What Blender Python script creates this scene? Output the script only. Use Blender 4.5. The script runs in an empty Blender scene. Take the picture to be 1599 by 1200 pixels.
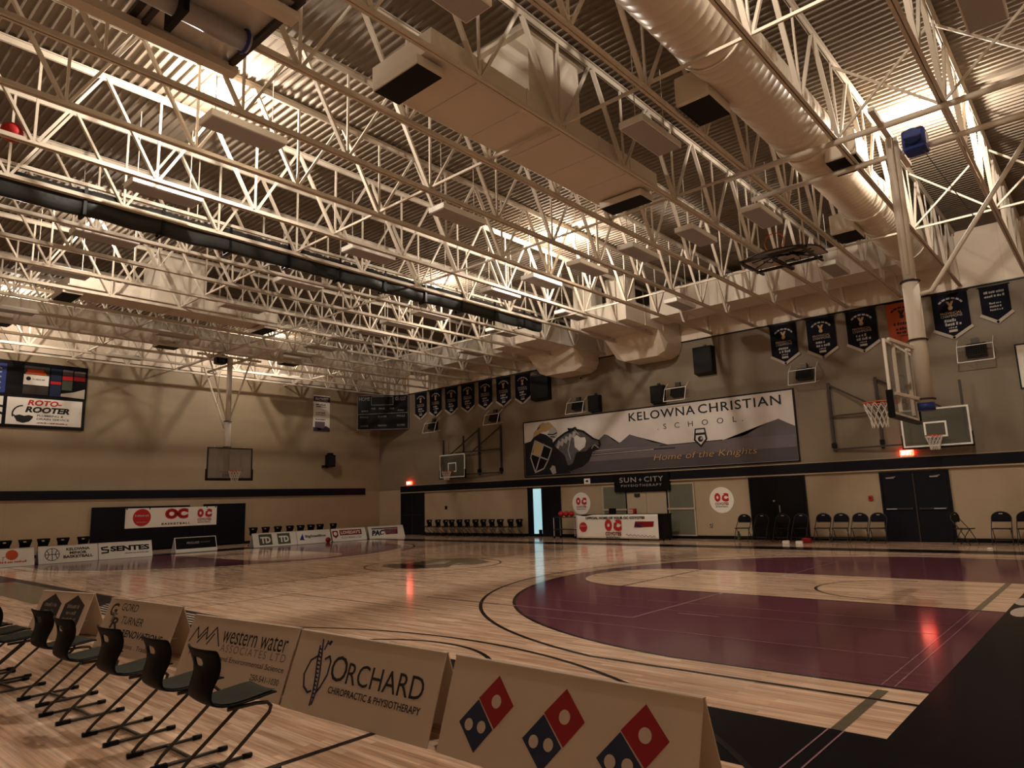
import bpy, bmesh, math, random
from mathutils import Vector, Matrix
random.seed(7)
S = bpy.context.scene
COL = S.collection
PI = math.pi

# ------------------------------------------------------------------ camera
cam_d = bpy.data.cameras.new('camera')
cam_d.sensor_fit = 'HORIZONTAL'; cam_d.sensor_width = 36
cam_d.lens = 1073.3 / 1599 * 36
cam_d.clip_start = 0.05; cam_d.clip_end = 200
cam = bpy.data.objects.new('camera', cam_d); COL.objects.link(cam)
R = ((0.66407987, -0.10536901, -0.7401995), (-0.74704849, -0.13359959, -0.65120634), (-0.03027338, 0.98541794, -0.16743656))
C = (-5.18736859, -1.40406424, 1.60795988)
cam.matrix_world = Matrix([list(R[i]) + [C[i]] for i in range(3)] + [[0, 0, 0, 1]])
S.camera = cam
# ------------------------------------------------------------------ world, exposure
S.view_settings.view_transform = 'Standard'
try: S.view_settings.look = 'None'
except Exception: pass
S.view_settings.exposure = 0.15
S.view_settings.gamma = 1.0
S.view_settings.use_curve_mapping = False
w = bpy.data.worlds.new('world'); S.world = w; w.use_nodes = True
w.node_tree.nodes['Background'].inputs[0].default_value = (0.02, 0.02, 0.025, 1)
w.node_tree.nodes['Background'].inputs[1].default_value = 0.2
LAMP_W = 740.0
LAMP_COL = (1.0, 0.885, 0.77)
LAMPS = [(0.0, 10.0, 'between the first and second lamp rows'), (10.0, 9.95, ''), (9.93, 0.64, ''), (10.1, 26.3, ''), (0.5, 26.3, ''), (10.4, 15.7, ''), (0.25, 17.6, ''), (0.1, 0.75, '')]  # last lamp is added, out of view, to brighten near boards and mast

# ------------------------------------------------------------------ materials
MATS = {}
def mat(name, col, rough=0.5, metal=0.0, noise=0.0, nscale=8.0, emit=None, es=1.0, bump=0.0, spec=0.2, coat=0.0):
    m = bpy.data.materials.new(name); m.use_nodes = True
    nt = m.node_tree; b = nt.nodes['Principled BSDF']
    c = (col[0], col[1], col[2], 1)
    b.inputs['Base Color'].default_value = c
    b.inputs['Roughness'].default_value = rough
    b.inputs['Metallic'].default_value = metal
    b.inputs['Specular IOR Level'].default_value = spec
    if coat: b.inputs['Coat Weight'].default_value = coat; b.inputs['Coat Roughness'].default_value = 0.08
    tc = nt.nodes.new('ShaderNodeTexCoord')
    nz = nt.nodes.new('ShaderNodeTexNoise'); nz.inputs['Scale'].default_value = nscale; nz.inputs['Detail'].default_value = 5
    nt.links.new(tc.outputs['Object'], nz.inputs['Vector'])
    if noise:
        mx = nt.nodes.new('ShaderNodeMix'); mx.data_type = 'RGBA'
        mx.inputs['A'].default_value = tuple(v * (1 - noise) for v in col) + (1,)
        mx.inputs['B'].default_value = tuple(min(1, v * (1 + noise)) for v in col) + (1,)
        nt.links.new(nz.outputs['Fac'], mx.inputs['Factor']); nt.links.new(mx.outputs['Result'], b.inputs['Base Color'])
    if bump:
        bp = nt.nodes.new('ShaderNodeBump'); bp.inputs['Strength'].default_value = bump; bp.inputs['Distance'].default_value = 0.02
        nt.links.new(nz.outputs['Fac'], bp.inputs['Height']); nt.links.new(bp.outputs['Normal'], b.inputs['Normal'])
    if emit:
        b.inputs['Emission Color'].default_value = emit + (1,); b.inputs['Emission Strength'].default_value = es
    MATS[name] = m
    return m
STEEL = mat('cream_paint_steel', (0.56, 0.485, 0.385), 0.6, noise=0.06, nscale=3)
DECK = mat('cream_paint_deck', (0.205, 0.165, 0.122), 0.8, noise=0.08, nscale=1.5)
DUCT = mat('painted_duct', (0.62, 0.54, 0.43), 0.42, noise=0.06, nscale=2)
SPIRAL = mat('painted_spiral_duct', (0.64, 0.55, 0.43), 0.35, noise=0.05, nscale=2)
GRILLE = mat('dark_grille', (0.012, 0.011, 0.010), 0.6, spec=.12, noise=0.4, nscale=40)
WHITE = mat('white_paint', (0.78, 0.74, 0.66), 0.4, noise=0.03, nscale=6)
LENS = mat('fixture_lens', (0.34, 0.31, 0.29), 0.35, noise=0.1, nscale=30)
NAVY = mat('navy_paint', (0.007, 0.0065, 0.011), 0.4, spec=.12, noise=0.2, nscale=4)
BLACK = mat('black_paint', (0.005, 0.0045, 0.005), 0.35, spec=.12, noise=0.2, nscale=10)
BLKPLASTIC = mat('black_plastic', (0.005, 0.005, 0.006), 0.4, spec=.04)
SEATPAD = mat('olive_seat', (0.034, 0.034, 0.025), 0.7, spec=.05, noise=0.25, nscale=25)
CHROME = mat('chrome', (0.35, 0.32, 0.3), 0.25, metal=1.0, noise=0.05)
DKMETAL = mat('dark_metal', (0.05, 0.042, 0.035), 0.4, metal=0.6, noise=0.2, nscale=20)
BOARD = mat('cream_corrugated_board', (0.60, 0.50, 0.40), 0.6, noise=0.05, nscale=3)
BOARDW = mat('white_board', (0.72, 0.67, 0.59), 0.5, noise=0.04, nscale=4)
INK = mat('black_ink', (0.012, 0.011, 0.012), 0.5)
GREYINK = mat('grey_ink', (0.16, 0.14, 0.12), 0.5)
RED = mat('red_ink', (0.42, 0.02, 0.02), 0.5)
DRED = mat('dark_red_ink', (0.20, 0.006, 0.008), 0.5)
BLUE = mat('navy_ink', (0.012, 0.018, 0.045), 0.5)
BLUE2 = mat('blue_plastic', (0.02, 0.035, 0.16), 0.4, noise=0.1)
ORANGE = mat('orange_paint', (0.5, 0.07, 0.02), 0.4, noise=0.05)
RORANGE = mat('red_orange_banner', (0.34, 0.06, 0.02), 0.7, noise=0.08)
GOLD = mat('gold_ink', (0.40, 0.26, 0.12), 0.5)
TDG = mat('dark_green_ink', (0.07, 0.08, 0.055), 0.5)
BNAVY = mat('navy_felt', (0.006, 0.0058, 0.011), 0.8, spec=.12, noise=0.2, nscale=12)
FRINGE = mat('pale_fringe', (0.42, 0.36, 0.29), 0.8)
SILVER = mat('silver_ink', (0.34, 0.31, 0.29), 0.6)
NETM = mat('net_cord', (0.62, 0.56, 0.48), 0.8)
PURPLE = mat('purple_ink', (0.05, 0.03, 0.055), 0.5)
CURTAIN = mat('charcoal_vinyl', (0.022, 0.022, 0.020), 0.35, spec=.12, noise=0.35, nscale=6, bump=0.3)
BLIND = mat('grey_green_blind', (0.15, 0.15, 0.11), 0.6, noise=0.1, nscale=20)
SKIN_DOOR = mat('beige_door', (0.42, 0.34, 0.24), 0.45, noise=0.05)
VENTB = mat('sky_print', (0.62, 0.57, 0.52), 0.5, noise=0.25, nscale=0.9)
MOUNT = mat('mountain_print', (0.115, 0.10, 0.105), 0.5, noise=0.15, nscale=1.5)
LAKE = mat('lake_print', (0.14, 0.115, 0.125), 0.5, noise=0.2, nscale=0.8)
FORE = mat('dark_lake_print', (0.075, 0.062, 0.068), 0.5, noise=0.3, nscale=0.8)
STEELINK = mat('armour_grey_print', (0.09, 0.083, 0.083), 0.4, noise=0.5, nscale=6)
BULB = mat('glowing_bulb', (1, 0.9, 0.7), 0.3, emit=(1.0, 0.86, 0.66), es=60)
EXITR = mat('exit_red_glow', (0.6, 0.02, 0.01), 0.4, emit=(1.0, 0.045, 0.02), es=13)
EXITW = mat('exit_letter_glow', (0.9, 0.7, 0.6), 0.4, emit=(1.0, 0.55, 0.42), es=9)
DAYL = mat('daylight_glass', (0.5, 0.7, 0.75), 0.3, emit=(0.36, 0.66, 0.74), es=0.75)

def nodemat(name):
    m = bpy.data.materials.new(name); m.use_nodes = True
    nt = m.node_tree
    return m, nt, nt.nodes['Principled BSDF'], nt.nodes, nt.links
# planked maple floor, planks running along the court (Y)
def wood(name, spec, c1, c2, gain):
    m, nt, b, N, L = nodemat(name)
    black = name == 'black_floor_paint'
    tc = N.new('ShaderNodeTexCoord'); mp = N.new('ShaderNodeMapping'); mp.inputs['Rotation'].default_value = (0, 0, PI / 2)
    L.new(tc.outputs['Object'], mp.inputs['Vector'])
    br = N.new('ShaderNodeTexBrick'); br.offset = 0.37; br.inputs['Scale'].default_value = 1.0
    br.inputs['Brick Width'].default_value = 0.9; br.inputs['Row Height'].default_value = 0.06
    br.inputs['Mortar Size'].default_value = 0.0012; br.inputs['Mortar Smooth'].default_value = 0.5; br.inputs['Bias'].default_value = -0.1
    br.inputs['Color1'].default_value = c1 + (1,); br.inputs['Color2'].default_value = c2 + (1,)
    br.inputs['Mortar'].default_value = tuple(v * 0.6 for v in c2) + (1,)
    L.new(mp.outputs['Vector'], br.inputs['Vector'])
    mp2 = N.new('ShaderNodeMapping'); mp2.inputs['Scale'].default_value = (30, 1.6, 1); L.new(tc.outputs['Object'], mp2.inputs['Vector'])
    nz = N.new('ShaderNodeTexNoise'); nz.inputs['Scale'].default_value = 1.0; nz.inputs['Detail'].default_value = 6; L.new(mp2.outputs['Vector'], nz.inputs['Vector'])
    rp = N.new('ShaderNodeMapRange'); rp.inputs[1].default_value = 0.3; rp.inputs[2].default_value = 0.75; rp.inputs[3].default_value = 1 - gain; rp.inputs[4].default_value = 1 + gain * 0.4
    L.new(nz.outputs['Fac'], rp.inputs[0])
    mx = N.new('ShaderNodeMix'); mx.data_type = 'RGBA'; mx.blend_type = 'MULTIPLY'; mx.inputs['Factor'].default_value = 1
    L.new(br.outputs['Color'], mx.inputs['A']); L.new(rp.outputs[0], mx.inputs['B']); L.new(mx.outputs['Result'], b.inputs['Base Color'])
    b.inputs['Roughness'].default_value = 0.2 if black else 0.11
    b.inputs['Specular IOR Level'].default_value = spec or 0.3
    nz2 = N.new('ShaderNodeTexNoise'); nz2.inputs['Scale'].default_value = 4.0; nz2.inputs['Detail'].default_value = 3; L.new(tc.outputs['Object'], nz2.inputs['Vector'])
    bp = N.new('ShaderNodeBump'); bp.inputs['Strength'].default_value = 0.03; bp.inputs['Distance'].default_value = 0.01
    L.new(nz2.outputs['Fac'], bp.inputs['Height']); L.new(bp.outputs['Normal'], b.inputs['Normal'])
    return m
MAPLE = wood('maple_floor', None, (0.85, 0.60, 0.42), (0.58, 0.345, 0.215), 0.42)
FPURPLE = wood('purple_floor_paint', 0.06, (0.135, 0.042, 0.055), (0.112, 0.034, 0.047), 0.2)
FBLACK = wood('black_floor_paint', 0.015, (0.010, 0.009, 0.011), (0.008, 0.007, 0.009), 0.2)
FLINE = wood('black_line_paint', 0.1, (0.014, 0.011, 0.011), (0.012, 0.010, 0.010), 0.1)
FOLIVE = wood('olive_line_paint', None, (0.13, 0.11, 0.07), (0.12, 0.10, 0.065), 0.1)
FWHITE = wood('white_line_paint', None, (0.55, 0.46, 0.38), (0.5, 0.42, 0.35), 0.1)
FBROWN = wood('brown_line_paint', None, (0.14, 0.07, 0.045), (0.13, 0.065, 0.04), 0.1)
FLILAC = wood('lilac_line_paint', 0.1, (0.27, 0.15, 0.165), (0.25, 0.14, 0.155), 0.1)
# painted concrete panel wall
def wallmat(name, col, seam, sc):
    m, nt, b, N, L = nodemat(name)
    tc = N.new('ShaderNodeTexCoord')
    nz = N.new('ShaderNodeTexNoise'); nz.inputs['Scale'].default_value = sc; nz.inputs['Detail'].default_value = 6; L.new(tc.outputs['Object'], nz.inputs['Vector'])
    mx = N.new('ShaderNodeMix'); mx.data_type = 'RGBA'
    mx.inputs['A'].default_value = tuple(v * 0.86 for v in col) + (1,); mx.inputs['B'].default_value = tuple(v * 1.1 for v in col) + (1,)
    L.new(nz.outputs['Fac'], mx.inputs['Factor'])
    sp = N.new('ShaderNodeSeparateXYZ'); L.new(tc.outputs['Object'], sp.inputs[0])
    ad = N.new('ShaderNodeMath'); ad.operation = 'ADD'; L.new(sp.outputs[0], ad.inputs[0]); L.new(sp.outputs[1], ad.inputs[1])
    md = N.new('ShaderNodeMath'); md.operation = 'PINGPONG'; md.inputs[1].default_value = seam / 2; L.new(ad.outputs[0], md.inputs[0])
    lt = N.new('ShaderNodeMath'); lt.operation = 'LESS_THAN'; lt.inputs[1].default_value = 0.012; L.new(md.outputs[0], lt.inputs[0])
    ml = N.new('ShaderNodeMath'); ml.operation = 'MULTIPLY'; ml.inputs[1].default_value = 0.18; L.new(lt.outputs[0], ml.inputs[0])
    mx2 = N.new('ShaderNodeMix'); mx2.data_type = 'RGBA'; mx2.inputs['B'].default_value = tuple(v * 0.5 for v in col) + (1,)
    L.new(ml.outputs[0], mx2.inputs['Factor']); L.new(mx.outputs['Result'], mx2.inputs['A']); L.new(mx2.outputs['Result'], b.inputs['Base Color'])
    nz3 = N.new('ShaderNodeTexNoise'); nz3.inputs['Scale'].default_value = 60; nz3.inputs['Detail'].default_value = 2; L.new(tc.outputs['Object'], nz3.inputs['Vector'])
    bp = N.new('ShaderNodeBump'); bp.inputs['Strength'].default_value = 0.25; bp.inputs['Distance'].default_value = 0.01
    L.new(nz3.outputs['Fac'], bp.inputs['Height']); L.new(bp.outputs['Normal'], b.inputs['Normal'])
    b.inputs['Roughness'].default_value = 0.6
    return m
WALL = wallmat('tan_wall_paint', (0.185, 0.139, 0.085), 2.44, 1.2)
WALL_LIT = wallmat('tan_wall_paint_lit', (0.29, 0.22, 0.135), 2.44, 1.2)  # same tan paint, light missing from the dimmed far lamps put into its colour
WALLLOW = wallmat('beige_wall_paint', (0.36, 0.27, 0.168), 2.44, 1.2)
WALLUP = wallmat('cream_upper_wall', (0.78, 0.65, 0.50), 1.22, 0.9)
def glassmat(name, col, k):
    m = bpy.data.materials.new(name); m.use_nodes = True; nt = m.node_tree; N = nt.nodes; L = nt.links
    out = N['Material Output']; b = N['Principled BSDF']; b.inputs['Base Color'].default_value = col + (1,); b.inputs['Roughness'].default_value = 0.12
    tr = N.new('ShaderNodeBsdfTransparent'); tr.inputs[0].default_value = (0.85, 0.86, 0.84, 1)
    mx = N.new('ShaderNodeMixShader'); mx.inputs[0].default_value = k
    L.new(tr.outputs[0], mx.inputs[1]); L.new(b.outputs[0], mx.inputs[2]); L.new(mx.outputs[0], out.inputs['Surface'])
    return m
GLASS = glassmat('backboard_glass', (0.33, 0.30, 0.27), 0.42)
GLASSD = glassmat('wall_backboard_glass', (0.13, 0.13, 0.10), 0.5)
MESHM = glassmat('wire_mesh', (0.10, 0.09, 0.07), 0.45)
VINYL = glassmat('clear_plate', (0.60, 0.54, 0.47), 0.85)
_n = BOARD.node_tree; _t = _n.nodes.new('ShaderNodeBsdfTranslucent'); _t.inputs[0].default_value = (0.62, 0.50, 0.38, 1); _x = _n.nodes.new('ShaderNodeMixShader'); _x.inputs[0].default_value = 0.35
_n.links.new(_n.nodes['Principled BSDF'].outputs[0], _x.inputs[1]); _n.links.new(_t.outputs[0], _x.inputs[2]); _n.links.new(_x.outputs[0], _n.nodes['Material Output'].inputs['Surface'])

# ------------------------------------------------------------------ mesh builder
class MB:
    def __init__(s): s.bm = bmesh.new(); s.mi = 0
    def _mark(s, n0):
        s.bm.faces.ensure_lookup_table()
        for f in s.bm.faces[n0:]: f.material_index = s.mi
        return s
    def m(s, i): s.mi = i; return s
    def box(s, x0, x1, y0, y1, z0, z1):
        n = len(s.bm.faces)
        v = [s.bm.verts.new((x, y, z)) for z in (z0, z1) for y in (y0, y1) for x in (x0, x1)]
        for q in ((0, 2, 3, 1), (4, 5, 7, 6), (0, 1, 5, 4), (2, 6, 7, 3), (0, 4, 6, 2), (1, 3, 7, 5)): s.bm.faces.new([v[i] for i in q])
        return s._mark(n)
    def bar(s, p, q, a, b=None, up=(0, 0, 1)):
        n = len(s.bm.faces)
        b = a if b is None else b
        p = Vector(p); q = Vector(q); d = (q - p).normalized(); u = Vector(up)
        if abs(d.dot(u)) > 0.98: u = Vector((1, 0, 0))
        sx = d.cross(u).normalized() * a / 2; sy = sx.cross(d).normalized() * b / 2
        v = [s.bm.verts.new(c + i * sx + j * sy) for c in (p, q) for i, j in ((-1, -1), (1, -1), (1, 1), (-1, 1))]
        for f in ((3, 2, 1, 0), (4, 5, 6, 7), (0, 1, 5, 4), (1, 2, 6, 5), (2, 3, 7, 6), (3, 0, 4, 7)): s.bm.faces.new([v[i] for i in f])
        return s._mark(n)
    def tube(s, pts, r, seg=10, close=False, caps=True):
        n = len(s.bm.faces)
        P = [Vector(p) for p in pts]; K = len(P); rs = r if isinstance(r, (list, tuple)) else [r] * K
        rings = []; u = None
        for i in range(K):
            if close: d = (P[(i + 1) % K] - P[i - 1])
            else: d = P[min(i + 1, K - 1)] - P[max(i - 1, 0)]
            d.normalize()
            if u is None:
                u = d.cross(Vector((0, 0, 1)));
                if u.length < 0.05: u = d.cross(Vector((1, 0, 0)))
            u = (u - d * u.dot(d)).normalized(); w = d.cross(u)
            rings.append([s.bm.verts.new(P[i] + rs[i] * (math.cos(2 * PI * k / seg) * u + math.sin(2 * PI * k / seg) * w)) for k in range(seg)])
        for i in range(K if close else K - 1):
            A = rings[i]; B = rings[(i + 1) % K]
            for k in range(seg): 
                f = s.bm.faces.new((A[k], A[(k + 1) % seg], B[(k + 1) % seg], B[k])); f.smooth = True
        if caps and not close:
            s.bm.faces.new(rings[0][::-1]); s.bm.faces.new(rings[-1])
        return s._mark(n)
    def lathe(s, prof, seg=24, c=(0, 0, 0)):
        n = len(s.bm.faces); rings = []
        for r, z in prof:
            rings.append([s.bm.verts.new((c[0] + r * math.cos(2 * PI * k / seg), c[1] + r * math.sin(2 * PI * k / seg), c[2] + z)) for k in range(seg)])
        for A, B in zip(rings, rings[1:]):
            for k in range(seg):
                f = s.bm.faces.new((A[k], A[(k + 1) % seg], B[(k + 1) % seg], B[k])); f.smooth = True
        s.bm.faces.new(rings[0][::-1]); s.bm.faces.new(rings[-1])
        return s._mark(n)
    def prism(s, pts, axis, a, b):
        # polygon in the plane across axis ('x','y','z'), extruded from a to b
        n = len(s.bm.faces)
        def P(p, t): return (t, p[0], p[1]) if axis == 'x' else (p[0], t, p[1]) if axis == 'y' else (p[0], p[1], t)
        A = [s.bm.verts.new(P(p, a)) for p in pts]; B = [s.bm.verts.new(P(p, b)) for p in pts]
        k = len(pts)
        for i in range(k): s.bm.faces.new((A[i], A[(i + 1) % k], B[(i + 1) % k], B[i]))
        s.bm.faces.new(A[::-1]); s.bm.faces.new(B)
        return s._mark(n)
    def poly(s, pts):
        n = len(s.bm.faces)
        f = s.bm.faces.new([s.bm.verts.new(p) for p in pts]); s._mark(n)
        if len(pts) > 4: 
            r = bmesh.ops.triangulate(s.bm, faces=[f])
            for g in r['faces']: g.material_index = s.mi
        return s
    def sheet(s, fn, nu, nv, smooth=True):
        n = len(s.bm.faces)
        V = [[s.bm.verts.new(fn(i / nu, j / nv)) for j in range(nv + 1)] for i in range(nu + 1)]
        for i in range(nu):
            for j in range(nv):
                f = s.bm.faces.new((V[i][j], V[i + 1][j], V[i + 1][j + 1], V[i][j + 1])); f.smooth = smooth
        return s._mark(n)
    def mesh(s, name, mats):
        bmesh.ops.recalc_face_normals(s.bm, faces=s.bm.faces)
        me = bpy.data.meshes.new(name); s.bm.to_mesh(me); s.bm.free()
        for q in (mats if isinstance(mats, (list, tuple)) else [mats]): me.materials.append(q)
        return me
    def build(s, name, mats, parent=None, bevel=0.0, loc=None, solid=0.0, subsurf=0):
        return link(name, s.mesh(name, mats), parent, bevel, loc, solid, subsurf)
def link(name, me, parent=None, bevel=0.0, loc=None, solid=0.0, subsurf=0):
    o = bpy.data.objects.new(name, me); COL.objects.link(o)
    if parent is not None: o.parent = parent
    if loc is not None: o.location = loc
    if solid:
        md = o.modifiers.new('solid', 'SOLIDIFY'); md.thickness = solid; md.offset = 0
    if subsurf:
        md = o.modifiers.new('sub', 'SUBSURF'); md.levels = subsurf; md.render_levels = subsurf
    if bevel:
        md = o.modifiers.new('bevel', 'BEVEL'); md.width = bevel; md.segments = 2; md.limit_method = 'ANGLE'
    return o
def tag(o, label, cat, group=None, kind=None):
    o['label'] = label; o['category'] = cat
    if group: o['group'] = group
    if kind: o['kind'] = kind
    return o
def struct(o): o['kind'] = 'structure'; return o
def thing(name, label, cat, loc=(0, 0, 0), rz=0.0, group=None):
    o = bpy.data.objects.new(name, None); COL.objects.link(o)
    o.location = loc; o.rotation_euler = (0, 0, rz); o.empty_display_size = 0.2
    return tag(o, label, cat, group)
def copy_tree(o, parent=None):
    c = o.copy(); COL.objects.link(c)
    if parent is not None: c.parent = parent
    for ch in list(o.children): copy_tree(ch, c)
    return c
def dup(o, loc, rz, label, group=None):
    c = copy_tree(o); c.location = loc; c.rotation_euler = (0, 0, rz); c['label'] = label
    if group: c['group'] = group
    return c
RW = -PI / 2          # rotation that turns a front (local -y) to face away from the right-hand wall, local x running left to right as seen
# flat printed shapes: local x to the right, z up, front towards -y
def flat(parent, name, pts, y, m):
    return MB().poly([(p[0], y, p[1]) for p in pts]).build(name, m, parent)
def rect(parent, name, x0, x1, z0, z1, y, m): return flat(parent, name, [(x0, z0), (x1, z0), (x1, z1), (x0, z1)], y, m)
def disc(parent, name, cx, cz, r, y, m, rz=None, n=28):
    rz = r if rz is None else rz
    return flat(parent, name, [(cx + r * math.cos(2 * PI * k / n), cz + rz * math.sin(2 * PI * k / n)) for k in range(n)], y, m)
def strokes(parent, name, lines, wd, y, m):
    # flat line drawing: polylines of constant width
    b = MB()
    for ln in lines:
        for p, q in zip(ln, ln[1:]):
            dx, dz = q[0] - p[0], q[1] - p[1]; L = math.hypot(dx, dz) or 1; nx, nz = -dz / L * wd / 2, dx / L * wd / 2
            ex, ez = dx / L * wd * 0.3, dz / L * wd * 0.3
            b.poly([(p[0] + nx - ex, y, p[1] + nz - ez), (q[0] + nx + ex, y, q[1] + nz + ez), (q[0] - nx + ex, y, q[1] - nz + ez), (p[0] - nx - ex, y, p[1] - nz - ez)])
    return b.build(name, m, parent)
TCACHE = {}
def text(parent, s, x, z, wd, h, y, m, shear=0.0, bold=0.0, space=1.0, name='lettering'):
    key = (s, shear, bold, space)
    if key not in TCACHE:
        cu = bpy.data.curves.new('t', 'FONT'); cu.body = s; cu.shear = shear; cu.offset = bold; cu.space_character = space; cu.resolution_u = 3
        o = bpy.data.objects.new('t', cu); COL.objects.link(o)
        dg = bpy.context.evaluated_depsgraph_get()
        me = bpy.data.meshes.new_from_object(o.evaluated_get(dg), depsgraph=dg)
        bpy.data.objects.remove(o); bpy.data.curves.remove(cu)
        co = [v.co.copy() for v in me.vertices]; fs = [list(p.vertices) for p in me.polygons]
        bpy.data.meshes.remove(me)
        TCACHE[key] = (co, fs)
    co, fs = TCACHE[key]
    ax = min(c.x for c in co); bx = max(c.x for c in co); ay = min(c.y for c in co); by = max(c.y for c in co)
    me = bpy.data.meshes.new(name)
    me.from_pydata([(x + (c.x - ax) / (bx - ax) * wd, y, z + (c.y - ay) / (by - ay) * h) for c in co], [], fs)
    me.materials.append(m)
    return link(name, me, parent)
def ctext(parent, s, cx, z, wd, h, y, m, **k): return text(parent, s, cx - wd / 2, z, wd, h, y, m, **k)
def squiggle(parent, cx, z, wd, h, y, m, seed):
    # a line of lettering too small to read
    r = random.Random(seed); b = MB(); x = cx - wd / 2
    while x < cx + wd / 2 - h * 0.3:
        ww = h * r.uniform(0.35, 0.7); hh = h * r.uniform(0.6, 1.0)
        b.poly([(x, y, z), (x + ww, y, z), (x + ww, y, z + hh), (x, y, z + hh * r.uniform(.7, 1))]); x += ww + h * r.choice((0.12, 0.12, 0.4))
    return b.build('lettering', m, parent)

# ------------------------------------------------------------------ room shell
XL, XR, YN, YF, ZC = -8.0, 19.0, -6.0, 30.0, 9.34
CW, CL = 15.0, 25.5          # court
def arc(cx, cy, r, a0, a1, n=60): return [(cx + r * math.cos(a0 + (a1 - a0) * k / n), cy + r * math.sin(a0 + (a1 - a0) * k / n)) for k in range(n + 1)]
fb = MB()
FM = [MAPLE, FPURPLE, FBLACK, FLINE, FOLIVE, FWHITE, FBROWN, FLILAC]
fb.m(0).poly([(XL, YN, 0), (XR, YN, 0), (XR, YF, 0), (XL, YF, 0)])
def fpoly(i, pts, z): fb.m(i).poly([(p[0], p[1], z) for p in pts])
def frect(i, x0, x1, y0, y1, z): fpoly(i, [(x0, y0), (x1, y0), (x1, y1), (x0, y1)], z)
def fline(i, pts, wd, z):
    fb.m(i)
    n = []
    for k, p in enumerate(pts):
        a = pts[max(k - 1, 0)]; c = pts[min(k + 1, len(pts) - 1)]
        dx, dy = c[0] - a[0], c[1] - a[1]; L = math.hypot(dx, dy) or 1; n.append((-dy / L * wd / 2, dx / L * wd / 2))
    for k in range(len(pts) - 1):
        p, q = pts[k], pts[k + 1]
        fb.poly([(p[0] + n[k][0], p[1] + n[k][1], z), (q[0] + n[k + 1][0], q[1] + n[k + 1][1], z), (q[0] - n[k + 1][0], q[1] - n[k + 1][1], z), (p[0] - n[k][0], p[1] - n[k][1], z)])
B = 0.98
frect(2, -B, CW + B, -2.9, 0, .001); frect(2, -B, CW + B, CL, CL + 1.6, .001); frect(2, -B, 0, 0, CL, .001); frect(2, CW, CW + B, 0, CL, .001)
HX = CW / 2
for s in (0, 1):
    fy = (lambda y: y) if s == 0 else (lambda y: CL - y)
    r1, r2 = 6.22, 6.75; hy = 1.575
    t1 = math.acos(6.18 / r1); t2 = math.acos(6.6 / r2)
    pu = [(HX + 6.18, 0)] + arc(HX, hy, r1, t1, PI - t1) + [(HX - 6.18, 0)]
    fpoly(1, [(x, fy(y)) for x, y in pu], .0016)
    fline(3, [(x, fy(y)) for x, y in pu], .05, .0024)
    ou = [(HX + 6.6, 0)] + arc(HX, hy, r2, t2, PI - t2) + [(HX - 6.6, 0)]
    fline(3, [(x, fy(y)) for x, y in ou], .055, .0024)
    key = [(HX + 1.625, 0), (HX + 1.8, 5.8)] ; key = [(HX + 1.63, 0), (HX + 1.63, 5.8)] + arc(HX, 5.8, 1.63, 0, PI, 40) + [(HX - 1.63, 0)]
    fpoly(0, [(x, fy(y)) for x, y in key], .0028)
    fline(3, [(x, fy(y)) for x, y in key], .05, .0034)
    fline(3, [(HX - 1.63, fy(5.8)), (HX + 1.63, fy(5.8))], .05, .0036)
    fline(3, [(x, fy(y)) for x, y in arc(HX, hy, 1.25, 0, PI, 40)], .05, .0036)
fline(3, [(0, CL / 2), (CW, CL / 2)], .05, .0024)
fline(3, arc(HX, CL / 2, 1.8, 0, 2 * PI, 72), .05, .0026)
fpoly(4, [(6.36, 13.51), (6.95, 14.13), (7.45, 13.65), (8.61, 13.9), (9.2, 13.55), (9.2, 12.74), (8.65, 11.75), (7.94, 11.54), (7.6, 12.1), (7.12, 11.76), (6.29, 12.27)], .003)
fpoly(3, [(6.4, 13.3), (6.95, 13.95), (7.3, 13.2), (6.9, 12.3), (6.4, 12.4)], .0034)
fpoly(5, [(7.3, 12.9), (8.3, 13.25), (8.5, 13.1), (7.7, 12.5)], .0036); fpoly(5, [(7.6, 12.15), (8.1, 12.4), (8.0, 12.1)], .0036)
# volleyball and badminton lines
fline(5, [(3.1, 3.85), (3.1, 21.7), (11.9, 21.7), (11.9, 3.85), (3.1, 3.85)], .035, .0020)
fline(7, [(3.1, 3.85), (3.1, 8.0)], .04, .0040); fline(7, [(3.1, 3.85), (5.75, 3.85)], .045, .0040); fline(5, [(5.87, 3.85), (9.13, 3.85)], .05, .0042); fline(7, [(9.2, 3.85), (11.9, 3.85), (11.9, 6)], .045, .0040)
fline(7, [(3.72, 2.9), (3.72, 3.5)], .05, .0040)
for xx in (2.5, 3.9, 4.6): fline(7, [(xx, 0.4), (xx, 6.0)], .02, .0038)
fline(5, [(0.2, 9.75), (14.8, 9.75)], .035, .0020); fline(5, [(0.2, 15.75), (14.8, 15.75)], .035, .0020)
fline(6, [(2.1, 6.8), (2.1, 24)], .03, .0020); fline(6, [(4.6, 8.6), (4.6, 24)], .03, .0020); fline(6, [(0, 10.6), (15, 10.6)], .03, .0020)
fline(4, [(-0.98 + .98, .31), (HX - 6.3, .31)], .085, .0020); fline(4, [(HX - 1.6, .31), (HX + 1.6, .31)], .085, .0040); fline(4, [(HX + 6.3, .31), (CW, .31)], .085, .0020)
for o in (-.05, .05):
    fline(7, [(-.98, .31 + o), (0, .31 + o)], .012, .0040); fline(7, [(HX - 6.15, .31 + o), (HX - 1.75, .31 + o)], .012, .0040)
# cross court lines by the near side
fline(3, arc(-4.86, 4.64, 5.66, -1.2, 1.25, 60), .05, .0030); fline(3, arc(-1.08, 4.72, 1.6, -1.6, 1.6, 40), .05, .0030)
fline(3, [(-8, 2.86), (-1.1, 2.86)], .055, .0030); fline(3, arc(13.2, 12.0, 3.2, 2.2, 4.0, 40), .035, .0022)
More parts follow.
